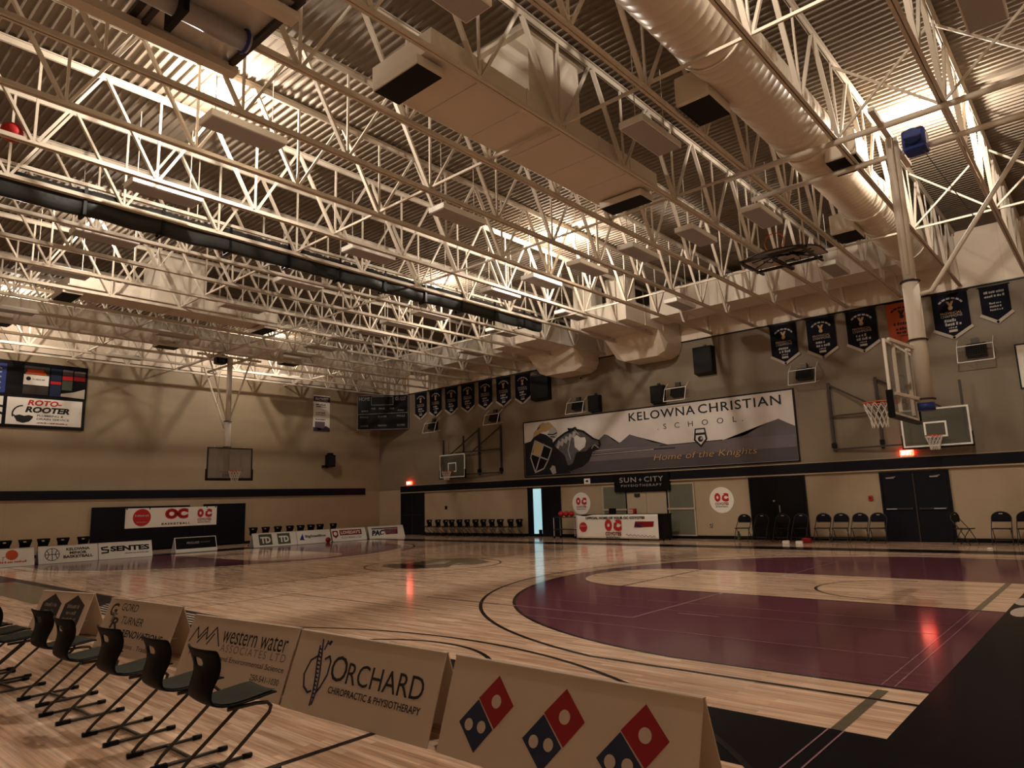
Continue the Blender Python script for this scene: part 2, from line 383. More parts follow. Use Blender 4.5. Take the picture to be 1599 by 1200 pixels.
# white striped lettering on the near side border
for k in range(8): frect(5, -.92 + k * .105, -.87 + k * .105, 8.9 + .1 * (k % 3), 12.6 - .15 * (k % 2), .0022)
frect(4, -1.25, -.25, 13.9, 19.5, .0022)  # olive strip paints in the grey-green reflection on the black border
# round white decals on the black borders
for cx, cy, sx, sy in ((6.1, 27.0, .75, .32), (6.0, -.16, .42, .12), (7.0, -.1, .4, .12)):
    fpoly(5, [(cx + sx * math.cos(2 * PI * k / 24), cy + sy * math.sin(2 * PI * k / 24)) for k in range(24)], .0022)
fpoly(4, [(5.7, 27.0), (6.0, 27.16), (6.5, 27.02), (6.2, 26.86), (6.0, 26.95)], .0026)
floor = struct(fb.build('floor', FM))

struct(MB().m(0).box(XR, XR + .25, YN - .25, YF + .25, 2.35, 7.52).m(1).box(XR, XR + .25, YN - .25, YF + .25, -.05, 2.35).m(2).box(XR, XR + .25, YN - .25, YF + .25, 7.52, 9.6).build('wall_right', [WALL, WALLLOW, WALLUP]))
struct(MB().m(0).box(XL - .25, XR, YF, YF + .25, 2.35, 7.9).m(1).box(XL - .25, XR, YF, YF + .25, -.05, 2.35).m(2).box(XL - .25, XR, YF, YF + .25, 7.9, 9.6).build('wall_far', [WALL_LIT, WALLLOW, WALLUP]))
struct(MB().box(XL - .25, XL, YN - .25, YF, -.05, 9.6).build('wall_left', WALLUP))
struct(MB().box(XL, XR, YN - .25, YN, -.05, 9.6).build('wall_near', WALLUP))
# corrugated deck, ribs along Y
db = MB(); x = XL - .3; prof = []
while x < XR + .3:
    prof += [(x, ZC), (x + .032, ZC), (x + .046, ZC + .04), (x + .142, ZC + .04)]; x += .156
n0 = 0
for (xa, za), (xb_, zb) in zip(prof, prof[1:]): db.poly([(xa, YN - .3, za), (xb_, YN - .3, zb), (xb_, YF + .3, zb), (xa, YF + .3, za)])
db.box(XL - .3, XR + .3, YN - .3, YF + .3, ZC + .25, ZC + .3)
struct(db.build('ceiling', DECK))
# dark band round the walls, thin ledges, baseboards
bb = MB().box(18.94, XR, YN, 28.1, 2.22, 2.55); struct(bb.build('trim_1', NAVY))
struct(MB().box(XL, 18.0, 29.94, YF, 2.18, 2.53).build('trim_2', NAVY))
struct(MB().box(18.90, XR, YN, 28.1, 2.175, 2.22).box(18.93, XR, YN, 28.1, 2.55, 2.575).build('trim_3', WALLLOW))
struct(MB().box(18.93, XR, YN, YF, 7.50, 7.535).build('trim_4', BLACK))
struct(MB().box(XL, XR, 29.95, YF, 7.89, 7.92).build('trim_5', BLACK))
struct(MB().box(18.96, XR, YN, YF, 0, .12).build('baseboard_right', BLACK))
struct(MB().box(XL, XR, 29.97, YF, 0, .12).build('baseboard_far', BLACK))

# ------------------------------------------------------------------ doors and windows on the right wall
def frame_door(name, y0, y1, h, leaves, mats=NAVY, hw=True):
    e = bpy.data.objects.new(name, None); COL.objects.link(e); e.location = (18.985, y1, 0); e.rotation_euler = (0, 0, RW); e['kind'] = 'structure'
    W = y1 - y0
    MB().box(0, .06, -.05, .01, 0, h).box(W - .06, W, -.05, .01, 0, h).box(.06, W - .06, -.05, .01, h - .06, h).build('door_frame', NAVY, e, bevel=.006)
    for a, b in leaves:
        lf = MB().box(a, b, -.035, .005, .015, h - .065).build('door_leaf', mats, e, bevel=.006)
    return e
d = frame_door('door_1', 2.58, 4.48, 2.14, [(.065, .93), (.97, 1.835)])
MB().box(.93, .97, -.06, .0, .01, 2.075).build('centre_post', DKMETAL, d)
for a, b, c in ((.12, .86, .12), (1.03, 1.77, 1.42)):
    MB().box(a, b, -.10, -.06, .97, 1.02).box(a, a + .05, -.06, -.03, .96, 1.03).box(b - .05, b, -.06, -.03, .96, 1.03).build('push_bar', DKMETAL, d, bevel=.006)
    MB().box(c, c + .3, -.105, -.10, .98, 1.01).build('push_plate', SILVER, d)
for a in (.2, 1.4): MB().box(a, a + .22, -.09, -.03, 1.93, 1.97).bar((a + .05, -.07, 1.95), (a + .28, -.12, 1.985), .02).build('door_closer', SILVER, d)
d = frame_door('door_2', 6.78, 8.74, 2.16, [(.065, .97), (.985, 1.89)], BLACK)
MB().lathe([(.0, 0), (.03, .0), (.035, .04), (.0, .05)], 12).build('door_handle', SILVER, d, loc=(.87, -.04, 1.32)).rotation_euler = (PI / 2, 0, 0)
MB().box(1.03, 1.05, -.07, -.03, .93, 1.18).build('pull_handle', SILVER, d)
d = frame_door('door_3', 17.22, 19.1, 2.2, [(.065, .30), (.80, 1.81)], NAVY)
MB().box(.31, .80, -.012, .0, .0, 2.1).build('daylight_pane', DAYL, d)
MB().box(.62, .78, -.06, -.02, .02, .30).box(.60, .80, -.10, -.02, .0, .02).build('door_stop', BLACK, d)
d = frame_door('door_4', 26.2, 28.08, 2.2, [(.065, .93), (.95, 1.81)], NAVY)
MB().box(.14, .86, -.08, -.05, 1.0, 1.03).box(1.02, 1.74, -.08, -.05, 1.0, 1.03).build('push_bar', DKMETAL, d)
MB().box(.925, .955, -.05, 0, .01, 2.1).build('centre_post', DKMETAL, d)
d = frame_door('door_5', 11.99, 13.9, 1.86, [(.05, .95), (.965, 1.86)], SKIN_DOOR)
MB().box(.45, .68, -.10, -.03, 1.62, 1.74).build('door_closer', DKMETAL, d)
for nm, y0, y1 in (('window_1', 13.92, 14.98), ('window_2', 10.93, 11.95)):
    e = bpy.data.objects.new(nm, None); COL.objects.link(e); e.location = (18.985, y1, 0); e.rotation_euler = (0, 0, RW); e['kind'] = 'structure'
    W = y1 - y0
    MB().box(-.06, 0, -.03, 0, .1, 2.09).box(W, W + .06, -.03, 0, .1, 2.09).box(0, W, -.03, 0, 2.04, 2.09).box(-.06, W + .06, -.06, 0, 1.08, 1.15).box(0, W, -.03, 0, .10, .15).build('window_frame', SKIN_DOOR, e, bevel=.005)
    b = MB()
    for k in range(18): b.box(k * W / 18 + .004, (k + 1) * W / 18 - .004, -.022, -.012, 1.15, 2.04)
    b.build('blind', BLIND, e)
    b = MB()
    for k in range(18): b.box(k * W / 18 + .004, (k + 1) * W / 18 - .004, -.022, -.012, .15, 1.08)
    b.build('blind', BLIND, e)

# ------------------------------------------------------------------ roof joists
NODE0, PITCH, ZB, ZT, DY = 1.40, 1.93, 7.65, 9.27, 1.613
x_start = NODE0 - 4.5 * PITCH; x_end = 18.97
def centred(b, nm):
    return b.mesh(nm, STEEL)
DIAG_L = centred(MB().bar((-.04, 0, .03), (-PITCH / 2 + .03, 0, ZT - ZB), .045, .075, (0, 1, 0)), 'thick_web_diagonal')
DIAG_R = centred(MB().bar((.04, 0, .03), (PITCH / 2 - .03, 0, ZT - ZB), .045, .05, (0, 1, 0)), 'thin_web_diagonal')
VERT = centred(MB().bar((0, 0, .03), (0, 0, ZT - ZB), .03, .04), 'web_post')
BC = MB().box(x_start - XL * 0, x_end - .0, -.055, -.008, -.045, -.032).box(x_start, x_end, .008, .055, -.045, -.032).box(x_start, x_end, -.02, -.008, -.045, .045).box(x_start, x_end, .008, .02, -.045, .045).mesh('bottom_chord', STEEL)
TC = MB().box(XL, 18.99, -.06, .06, ZT - ZB + .045, ZT - ZB + .06).box(XL, 18.99, -.022, -.008, ZT - ZB - .05, ZT - ZB + .045).box(XL, 18.99, .008, .022, ZT - ZB - .05, ZT - ZB + .045).mesh('top_chord', STEEL)
ORD = ['first', 'second', 'third', 'fourth', 'fifth', 'sixth', 'seventh', 'eighth', 'ninth', 'tenth', 'eleventh', 'twelfth', 'thirteenth', 'fourteenth', 'fifteenth', 'sixteenth', 'seventeenth', 'eighteenth', 'nineteenth', 'twentieth', 'twenty-first']
JY = [DY * k for k in range(-2, 19)]
for k, y in enumerate(JY):
    n = len(JY) - 1 - k
    lab = 'cream steel open-web roof joist, %s from the far end wall' % ORD[n]
    if n == 0: lab = 'cream steel open-web roof joist closest to the far end wall'
    j = thing('roof_joist', lab, 'roof joist', (0, y, ZB), 0, 'open-web joists carrying the roof deck')
    link('bottom_chord', BC, j); link('top_chord', TC, j)
    q = -4
    while NODE0 + q * PITCH < 18.9:
        xx = NODE0 + q * PITCH
        link('web_diagonal', DIAG_L, j, loc=(xx, 0, 0)); link('web_post', VERT, j, loc=(xx, 0, 0))
        if xx + PITCH / 2 < 18.9: link('web_diagonal', DIAG_R, j, loc=(xx, 0, 0))
        q += 1
# bridging angles that tie the joists together
for xx, wh in ((3.33, 'above the left half of the court'), (7.19, 'over the court centre line'), (12.98, 'nearest the right wall')):
    for ya, yb, hw in ((YN, 12.88, 'near side of the curtain'), (13.30, YF, 'beyond the curtain')):
        tag(MB().bar((xx, ya, 7.72), (xx, yb, 7.72), .04, .045).build('bridging_angle', STEEL), 'thin cream bridging angle %s, %s' % (wh, hw), 'bridging angle', 'bridging angles')
for xx in (7.19, 12.98):
    for y in (0, -DY):
        wh = {7.19: 'over the court middle', 12.98: 'near the right wall'}[xx]; wy = {0: 'just past the near baseline', -DY: 'behind the near baseline'}[y]
        t = thing('cross_brace', 'crossed cream bracing angles %s, %s' % (wh, wy), 'cross brace', (xx, y, ZB), 0, 'cross braces between joists')
        MB().bar((.075, .03, .1), (.075, DY - .03, 1.5), .04).build('brace_angle', STEEL, t); MB().bar((-.075, .03, 1.5), (-.075, DY - .03, .1), .04).build('brace_angle', STEEL, t)

# ------------------------------------------------------------------ box lights
def box_light(label):
    t = thing('box_light', label, 'box light', (0, 0, 0), 0, 'flat box lights hung between the joists')
    MB().box(-.66, .66, -.235, .235, .012, .13).build('housing', WHITE, t, bevel=.006)
    MB().box(-.635, .635, -.21, .21, 0, .014).build('lens', LENS, t)
    for a in (-.5, .5): MB().bar((a, 0, .125), (a, 0, ZC - 7.76 + .02), .012).build('hanger_rod', STEEL, t)
    return t
FIX = {-.09: [2, 5, 7, 9, 11, 14], 4.87: [-1, 2, 5, 7, 9, 11, 14, 17], 9.77: [2, 3, 4, 5, 6, 7, 9, 10, 11, 12, 13, 14], 15.0: [2, 5, 11], 13.35: [7, 9], 12.0: [17]}
ROWN = {-.09: 'over the near sideline', 4.87: 'left of the court middle', 9.77: 'in the long middle row', 15.0: 'beside the right wall', 13.35: 'near the wall duct boxes', 12.0: ''}
lb0 = None
for xx, ks in FIX.items():
    for i, k in enumerate(ks):
        n = len(ks) - 1 - i
        lab = 'white flat box light %s, %s from the far wall' % (ROWN[xx], ORD[n])
        if xx == 12.0: lab = 'white flat box light by itself close to the far wall, right of the far mast'
        if n == 0 and xx != 12.0: lab = 'white flat box light %s, closest to the far wall' % ROWN[xx]
        y = (k + .5) * DY; loc = (xx, y, 7.76)
        if lb0 is None: lb0 = box_light(lab); lb0.location = loc
        else: dup(lb0, loc, 0, lab)

# ------------------------------------------------------------------ glowing lamps under the deck
LLAB = ['glowing bare lamp under the deck beside the folded backstop', 'glowing bare lamp under the deck above the middle of the picture', 'glowing bare lamp under the deck beside the blue winch', 'glowing bare lamp under the deck at the far end of the far rectangular duct', 'glowing bare lamp under the deck nearest the wall of photo panels', 'glowing bare lamp under the deck just past the divider curtain, right side', 'glowing bare lamp under the deck past the divider curtain, left side', 'added unseen bare lamp under the deck at the left end of the near duct']
for (x, y, _), lab in zip(LAMPS, LLAB):
    t = thing('ceiling_lamp', lab, 'lamp', (x, y, ZC), 0, 'lamps left on under the roof deck')
    up = .06 if y > 20 else .0
    MB().lathe([(.07, .05), (.07, -.03), (.03, -.05), (.03, -.14 + up), (.001, -.14 + up)], 14).build('socket', WHITE, t)
    MB().lathe([(.001, -.36), (.05, -.34), (.075, -.28), (.06, -.2), (.03, -.14), (.001, -.139)] if not up else [(.001, -.20), (.04, -.19), (.055, -.15), (.03, -.08), (.001, -.079)], 16).build('bulb', BULB, t)
    l = bpy.data.lights.new('lamp_light', 'POINT'); l.energy = LAMP_W * (0.65 if y > 20 else 0.38 if y > 15 else 1.0); l.color = LAMP_COL; l.shadow_soft_size = .09
    lo = bpy.data.objects.new('lamp_light', l); COL.objects.link(lo); lo.parent = t; lo.location = (0, 0, -.47 + up * 3.5)

# ------------------------------------------------------------------ ducts
def duct_box(b, x0, x1, y0, y1, z0, z1, seam=1.2, axis='x'):
    b.box(x0, x1, y0, y1, z0, z1)
    n = int(((x1 - x0) if axis == 'x' else (y1 - y0)) / seam)
    for k in range(1, n + 1):
        if axis == 'x':
            a = x0 + k * (x1 - x0) / (n + 1); b.box(a - .018, a + .018, y0 - .012, y1 + .012, z0 - .012, z1 + .012)
        else:
            a = y0 + k * (y1 - y0) / (n + 1); b.box(x0 - .012, x1 + .012, a - .018, a + .018, z0 - .012, z1 + .012)
    return b
def diffuser(t, x, y, z, sx, sy, tilt=0):
    h = MB().box(x - sx / 2, x + sx / 2, y - sy / 2, y + sy / 2, z, z + .14).build('diffuser', DUCT, t, bevel=.006)
    b = MB()
    b.box(x - sx / 2 + .02, x + sx / 2 - .02, y - sy / 2 + .02, y + sy / 2 - .02, z - .008, z + .002)
    b.build('grille', GRILLE, h)
def rect_duct(label, x0, x1, y0, y1, px0, px1):
    t = thing('rectangular_duct', label, 'air duct', (0, 0, 0), 0, 'rectangular ducts with roof plenums')
    duct_box(MB(), x0, x1, y0, y1, 7.80, 8.12).build('duct_body', DUCT, t)
    MB().box(px0, px1, y0 + .03, y1 - .03, 8.12, ZC + .02).build('roof_plenum', DUCT, t)
    MB().box(px0 - .12, px1 + .12, y0 - .02, y1 + .02, ZC - .12, ZC + .03).build('curb', DUCT, t)
    MB().box(x0 - .05, x1 + .05, y0 - .04, y0, 7.78, 7.82).build('hanger_angle', STEEL, t)
    diffuser(t, x0 + .15, (y0 + y1) / 2 + .02, 7.62, .50, 1.0); diffuser(t, x1 - .12, (y0 + y1) / 2 + .02, 7.62, .50, 1.0)
    return t
rect_duct('long cream rectangular duct with tall roof plenum at the near side of the ceiling', .6, 6.75, 4.98, 6.3, 2.75, 4.15)
rect_duct('cream rectangular duct with roof plenum far beyond the divider curtain', .4, 6.6, 19.5, 20.85, 2.75, 4.15)
def spiral_duct(label, cy, cz, x0, x1, r, boots):
    t = thing('round_duct', label, 'air duct', (0, 0, 0), 0, 'round spiral ducts')
    P = []; rr = []; x = x0
    while x < x1: P += [(x, cy, cz), (x + .14, cy, cz), (x + .15, cy, cz), (x + .165, cy, cz)]; rr += [r, r, r + .003, r + .003]; x += .18
    MB().tube(P, rr, 32).build('duct_shell', SPIRAL, t)
    for k in range(5):
        xx = x0 + (k + .7) * (x1 - x0) / 5
        MB().tube([(xx, cy + (r + .016) * math.cos(a), cz + (r + .016) * math.sin(a)) for a in [2 * PI * i / 28 for i in range(28)]], .018, 6, close=True).build('collar', SPIRAL, t)
        MB().bar((xx, cy, cz + r), (xx, cy, ZC + .02), .016).build('hanger_rod', STEEL, t)
    for bx, sy in boots:
        b = MB().box(bx - .42, bx + .42, cy + sy * (r * .55), cy + sy * (r + .32), cz - .62, cz - .12).build('boot', DUCT, t, bevel=.03)
        MB().box(bx - .37, bx + .37, cy + sy * (r * .55) if sy > 0 else cy - (r + .29), cy + (r + .29) if sy > 0 else cy - r * .55, cz - .632, cz - .612).build('grille', GRILLE, b)
    return t
spiral_duct('big round spiral duct running to the right wall above the near hoop', 2.33, 8.29, -3.0, 16.68, .52, [(4.55, 1), (8.2, -1), (12.2, 1)])
spiral_duct('big round spiral duct crossing the ceiling close to the far wall', 25.0, 8.20, XL + .1, 16.68, .44, [(-.2, -1), (5.0, -1), (10.0, -1)])
def wall_duct(label, y_box0, y_box1, y_far, ris):
    t = thing('wall_duct', label, 'air duct', (0, 0, 0), 0, 'large ducts along the right wall')
    y0, y1 = sorted((y_box0 if y_far < y_box0 else y_box1, y_far))
    duct_box(MB(), 16.7, 17.9, y0, y1, 8.06, 9.04, 1.5, 'y').build('trunk', DUCT, t)
    duct_box(MB(), 15.0, 18.9, y_box0, y_box1, 7.76, 8.5, 1.3, 'x').build('supply_box', DUCT, t)
    for a, c in ris: MB().box(15.02, 15.75, a, c, 8.5, ZC + .02).build('riser', DUCT, t)
    ym, hy = (y_box0 + y_box1) / 2, (y_box1 - y_box0) / 2
    def sec(x, dp):
        c = min(.42, dp * .6)
        return [(x, ym - hy, 7.77), (x, ym - hy, 7.77 - dp + c), (x, ym - hy + c * .3, 7.77 - dp + c * .35), (x, ym - hy + c * 1.1, 7.77 - dp), (x, ym + hy - c * 1.1, 7.77 - dp), (x, ym + hy - c * .3, 7.77 - dp + c * .35), (x, ym + hy, 7.77 - dp + c), (x, ym + hy, 7.77)]
    b = MB(); SS = [sec(17.2, .02), sec(17.85, .86), sec(18.96, .86)]
    for A, Bq in zip(SS, SS[1:]):
        for i in range(8): b.poly([A[i], A[(i + 1) % 8], Bq[(i + 1) % 8], Bq[i]])
    b.poly(SS[0]).poly(SS[-1])
    bmesh.ops.remove_doubles(b.bm, verts=b.bm.verts, dist=.0005)
    b.build('elbow', SPIRAL, t)
    return t
wall_duct('cream trunk duct along the right wall with hooded elbow, nearer of two', 10.95, 13.35, 1.75, [(10.98, 11.75), (12.4, 13.2)])
wall_duct('cream trunk duct along the right wall with hooded elbow, farther of two', 14.85, 17.35, 25.1, [(16.2, 17.2)])
# ------------------------------------------------------------------ divider curtain rolled up across the middle of the court
t = thing('divider_curtain', 'dark grey divider curtain gathered up across the ceiling at mid court', 'curtain', (0, 13.08, 7.58))
def cur(u, v):
    x = XL + .4 + u * (12.4 - XL); a = 2 * PI * v; s = math.sin(x * 2.9 + 3 * math.sin(x)) * .02
    return (x, (.12 + s) * math.copysign(abs(math.cos(a)) ** .7, math.cos(a)), .27 * math.copysign(abs(math.sin(a)) ** .6, math.sin(a)) + s)
MB().sheet(cur, 120, 16).build('rolled_fabric', CURTAIN, t)
for k in range(14):
    x = XL + 1 + k * 1.45
    if x > 12.2: continue
    MB().box(x - .03, x + .03, -.155, .155, -.30, -.285).box(x - .03, x + .03, -.155, -.145, -.30, .30).box(x - .03, x + .03, .145, .155, -.30, .30).build('strap', BLACK, t)
MB().bar((XL + .3, 0, .385), (12.6, 0, .385), .06, .07).build('top_pipe', STEEL, t)
for k in range(6): MB().bar((-6.4 + k * 3.7, 0, .36), (-6.4 + k * 3.7, 0, ZC - 7.58 + .02), .018).build('hanger_rod', STEEL, t)

# ------------------------------------------------------------------ rims and nets
def rim_net(t, cy, cz, rimmat, netlen=.42):
    # rim centre at local (0, cy, cz); board is on the +y side
    b = MB().tube([(.225 * math.cos(a), cy + .225 * math.sin(a), cz) for a in [2 * PI * k / 36 for k in range(36)]], .011, 8, close=True)
    b.box(-.07, .07, cy + .215, cy + .385, cz - .05, cz + .012)
    b.build('rim', rimmat, t)
    b = MB(); n = 12; rows = [(.222, 0), (.20, -.10), (.165, -.20), (.135, -.30), (.125, -netlen)]
    for i in range(len(rows) - 1):
        r0, z0 = rows[i]; r1, z1 = rows[i + 1]
        for k in range(n):
            a0 = 2 * PI * (k + .5 * (i % 2)) / n
            for s in (-.5, .5):
                a1 = a0 + s * 2 * PI / n
                b.bar((r0 * math.cos(a0), cy + r0 * math.sin(a0), cz + z0), (r1 * math.cos(a1), cy + r1 * math.sin(a1), cz + z1), .010)
    b.build('net', NETM, t)
def glass_board(t, wd, z0, z1, fr=WHITE, gl=GLASS, pad=True, target=True, frw=.045):
    # front face at local y=0, centred in x
    MB().box(-wd / 2 + frw, wd / 2 - frw, .012, .026, z0 + frw, z1 - frw).build('glass_pane', gl, t)
    MB().box(-wd / 2, wd / 2, 0, .04, z0, z0 + frw).box(-wd / 2, wd / 2, 0, .04, z1 - frw, z1).box(-wd / 2, -wd / 2 + frw, 0, .04, z0 + frw, z1 - frw).box(wd / 2 - frw, wd / 2, 0, .04, z0 + frw, z1 - frw).build('board_frame', fr, t)
    if pad:
        q = wd / 2
        MB().box(-q - .025, q + .025, -.03, .07, z0 - .055, z0 + .0).box(-q - .03, -q, -.03, .07, z0 - .055, z0 + .38).box(q, q + .03, -.03, .07, z0 - .055, z0 + .38).build('edge_padding', BLACK, t, bevel=.01)
    if target:
        zb = z0 + .27
        MB().box(-.30, .30, .006, .012, zb + .42, zb + .47).box(-.30, -.25, .006, .012, zb, zb + .42).box(.25, .30, .006, .012, zb, zb + .42).box(-.25, -.12, .006, .012, zb, zb + .05).box(.12, .25, .006, .012, zb, zb + .05).build('target_square', WHITE, t)
# main backstops hung from the roof; local -y is the side the rim is on
def mast_backstop(label, loc, rz, far):
    t = thing('ceiling_backstop', label, 'basketball hoop', loc, rz, 'main hoops hung from the roof')
    glass_board(t, 1.8, 2.75, 3.95, WHITE if not far else DKMETAL, GLASS, True, not far)
    rim_net(t, -.375, 3.05, ORANGE)
    MB().tube([(0, .33, 2.95), (0, .33, 5.0)], .125, 20).build('lower_mast', STEEL, t)
    MB().tube([(0, .33, 4.98), (0, .33, 7.55)], .10, 20).build('upper_mast', STEEL, t)
    MB().tube([(0, .33, 2.84), (0, .33, 2.96)], .128, 20).build('mast_cap', BLUE2, t)
    for z in (3.02, 4.0, 5.0):
        MB().tube([(.14 * math.cos(a), .33 + .14 * math.sin(a), z) for a in [2 * PI * k / 20 for k in range(20)]], .016, 6, close=True).build('clamp', DKMETAL, t)
    for z, zz in ((3.02, 3.1), (3.86, 3.98)):
        for s in (-1, 1): MB().bar((s * .06, .28, z), (s * .62, .03, zz), .05).build('board_arm', STEEL, t)
    MB().bar((-.45, .05, 2.82), (-.45, .05, 3.95), .05).build('back_rail', STEEL, t); MB().bar((.45, .05, 2.82), (.45, .05, 3.95), .05).build('back_rail', STEEL, t)
    MB().tube([(0, .40, 4.75), (0, .62, 4.78), (0, 2.6, 7.5)], .036, 10).build('fold_brace', STEEL, t)
    for s in (-1, 1): MB().tube([(s * .07, .33, 5.1), (s * (.85 if far else .22), .33, 7.5)], .045 if not far else .03, 10).build('side_strut', STEEL, t)
    for s in (-.62, .62):
        MB().tube([(s, -2.4, 7.54), (s, 3.6, 7.54)], .05, 12).build('support_pipe', STEEL, t)
    MB().bar((-1.3, .33, 7.56), (1.3, .33, 7.56), .09, .07).build('header', STEEL, t)
    w_ = MB().box(-.46, -.06, .46, .82, 7.30, 7.68).build('winch', BLUE2 if not far else BLACK, t, bevel=.05)
    MB().tube([(-.06, .64, 7.5), (.04, .64, 7.5)], .13, 16).build('winch_motor', BLUE2 if not far else BLACK, w_)
    MB().bar((-.2, .7, 7.4), (0, 1.35, 5.8), .012).build('cable', DKMETAL, t)
    return t
mast_backstop('main basketball hoop on thick white mast hanging from the roof, near end', (HX, 1.2, 0), PI, False)
mast_backstop('main basketball hoop hanging from the roof at the far end wall', (HX, CL - 1.2 + .0, 0), 0, True)
# folded side-court backstops on the right wall
def wall_backstop(label, y0, s, group):
    # y0 = first wall post; s=+1: folded towards the far end (left as seen), s=-1: towards the camera (right as seen)
    t = thing('wall_backstop', label, 'basketball hoop', (18.98, y0, 0), RW, group)
    k = -s          # local x runs to the right = towards -Y
    X = lambda d: k * d
    for d in (0, 1.45):
        MB().bar((X(d), -.06, 2.88), (X(d), -.06, 5.18), .07, .08).build('wall_post', DKMETAL, t)
        MB().bar((X(d), -.06, 5.12), (X(d) + k * 1.75, -.30, 4.0), .05).build('diagonal_brace', DKMETAL, t)
    for z in (2.95, 4.05):
        MB().bar((X(0), -.10, z), (X(2.9), -.30, z), .05).build('swing_arm', DKMETAL, t)
    MB().bar((X(2.3), -.28, 2.9), (X(2.3), -.28, 4.85), .06).build('frame_upright', DKMETAL, t)
    MB().bar((X(3.75), -.28, 2.9), (X(3.75), -.28, 4.75), .06).build('frame_upright', DKMETAL, t)
    for d in (0, 1.45): MB().box(X(d) - .06, X(d) + .06, -.14, .0, 3.0, 3.16).build('wall_bracket', BLACK, t)
    bd = bpy.data.objects.new('backboard', None); COL.objects.link(bd); bd.parent = t; bd.location = (X(3.0), -.42, 0)
    glass_board(bd, 1.8, 2.83, 3.98, WHITE, GLASSD, True, True, .05)
    rim_net(bd, -.375, 3.13, ORANGE)
wall_backstop('side basketball hoop folded on the right wall, behind the near main hoop', 5.70, -1, 'side hoops on the right wall')
wall_backstop('side basketball hoop folded on the right wall, left of the school banner', 20.63, 1, 'side hoops on the right wall')
# side backstops folded up under the roof
def folded(label, loc, rz, fan):
    t = thing('folded_backstop', label, 'basketball hoop', loc, rz, 'hoops folded up under the roof')
    z = .16
    if fan:
        pts = [(.9 * math.cos(a) if False else .92 * math.cos(a), .62 * math.sin(a)) for a in [PI + PI * k / 20 for k in range(21)]]
        pts = [(-.92, .5)] + [(x, y) for x, y in pts] + [(.92, .5)]
        MB().prism(pts, 'z', z, z + .03).build('backboard', VINYL, t)
        MB().tube([(p[0], p[1], z + .015) for p in pts], .022, 8, close=True).build('board_frame', DKMETAL, t)
    else:
        MB().box(-.9, .9, -.6, .6, z, z + .025).build('backboard', VINYL, t)
        MB().box(-.94, .94, -.65, -.57, z - .02, z + .05).box(-.94, .94, .57, .65, z - .02, z + .05).box(-.94, -.86, -.57, .57, z - .02, z + .05).box(.86, .94, -.57, .57, z - .02, z + .05).build('board_frame', DKMETAL, t)
    MB().tube([(.225 * math.cos(a), -.35 + .0 * a, z + .28 + .225 * math.sin(a)) for a in [2 * PI * k / 30 for k in range(30)]], .011, 8, close=True).build('rim', ORANGE, t)
    MB().tube([(0, -.45, .0), (0, 2.6 if not fan else .75, .06)], .12 if not fan else .05, 18).build('mast', LENS if not fan else DKMETAL, t)
    for s in (-.72, .72):
        MB().bar((s, -.65, .04), (s, 2.8 if not fan else .75, .08), .17 if not fan else .05, .10 if not fan else .05).build('side_rail', STEEL if not fan else DKMETAL, t)
    for y in (-.55, .5, 1.6)[:3 if not fan else 2]: MB().bar((-.8, y, .09), (.8, y, .09), .06).build('cross_rail', DKMETAL, t)
    for s in (-.72, .72):
        for y in (-.5, 2.4 if not fan else .6): MB().bar((s, y, .1), (s, y, ZC - loc[2] + .02), .03).build('hanger_pipe', STEEL, t)
    if not fan:
        MB().tube([(.0, -.45 + .02 * math.cos(a) - .06, .0 + .0) if False else (.135 * math.cos(a), -.40, .135 * math.sin(a)) for a in [2 * PI * k / 20 for k in range(20)]], .02, 6, close=True).build('strap', BLUE2, t)
        MB().box(-.25, .25, .35, .42, -.16, .14).build('clamp', BLACK, t)
    else:
        b = MB(); r = random.Random(3)
        for k in range(16): b.bar((r.uniform(-.8, .8), r.uniform(-.5, .4), .15), (r.uniform(-.8, .8), r.uniform(-.5, .4), .09), .02)
        b.build('net', BLACK, t)
folded('folded-up basketball backstop with thick tube under the roof, top left corner', (-2.05, 5.82, 7.14), -PI / 2 + PI, False)
folded('folded-up fan shaped backboard under the roof, left of the near mast', (10.95, 4.1, 7.0), -PI / 2, True)
t = thing('ball', 'red ball stuck on a roof joist at the left edge', 'ball', (-2.74, 11.28 + .16, 7.78))
MB().lathe([(.16 * math.sin(a) + .0005, -.16 * math.cos(a)) for a in [PI * k / 16 for k in range(17)]], 24).build('ball_skin', RED, t)

# ------------------------------------------------------------------ right wall furniture; local x = right, front = -y
def W(name, label, cat, y_left, z, group=None, dx=0.0): return thing(name, label, cat, (18.995 - dx, y_left, z), RW, group)
# school banner
t = W('school_banner', 'long school banner with knight, horse and mountains on the right wall', 'banner', 19.19, 2.68)
BW, BH = 12.28, 2.44
MB().box(0, BW, -.03, -.005, 0, BH).build('banner_sheet', VENTB, t)
MB().box(-.05, BW + .05, -.045, 0, -.05, .0).box(-.05, BW + .05, -.045, 0, BH, BH + .05).box(-.05, 0, -.045, 0, 0, BH).box(BW, BW + .05, -.045, 0, 0, BH).build('banner_frame', BLACK, t)
Z = lambda pts: [(min(max(x, .01), BW - .01), min(max(z - 2.68, .01), BH - .01)) for x, z in pts]
flat(t, 'mountains', Z([(3.6, 3.6), (4.04, 3.98), (4.42, 4.24), (4.57, 4.2), (4.85, 3.95), (5.15, 3.82), (5.64, 4.13), (6.08, 3.98), (6.72, 3.72), (7.4, 3.57)]), -.034, MOUNT)
flat(t, 'mountain', Z([(9.6, 3.57), (10.45, 3.68), (11.28, 4.05), (11.72, 4.16), (12.0, 4.0), (12.28, 3.86), (12.28, 3.57)]), -.034, MOUNT)
rect(t, 'lake', .01, BW - .01, .01 + .45, 3.58 - 2.68, -.036, LAKE); rect(t, 'dark_water', .01, BW - .01, .01, .47, -.037, FORE)
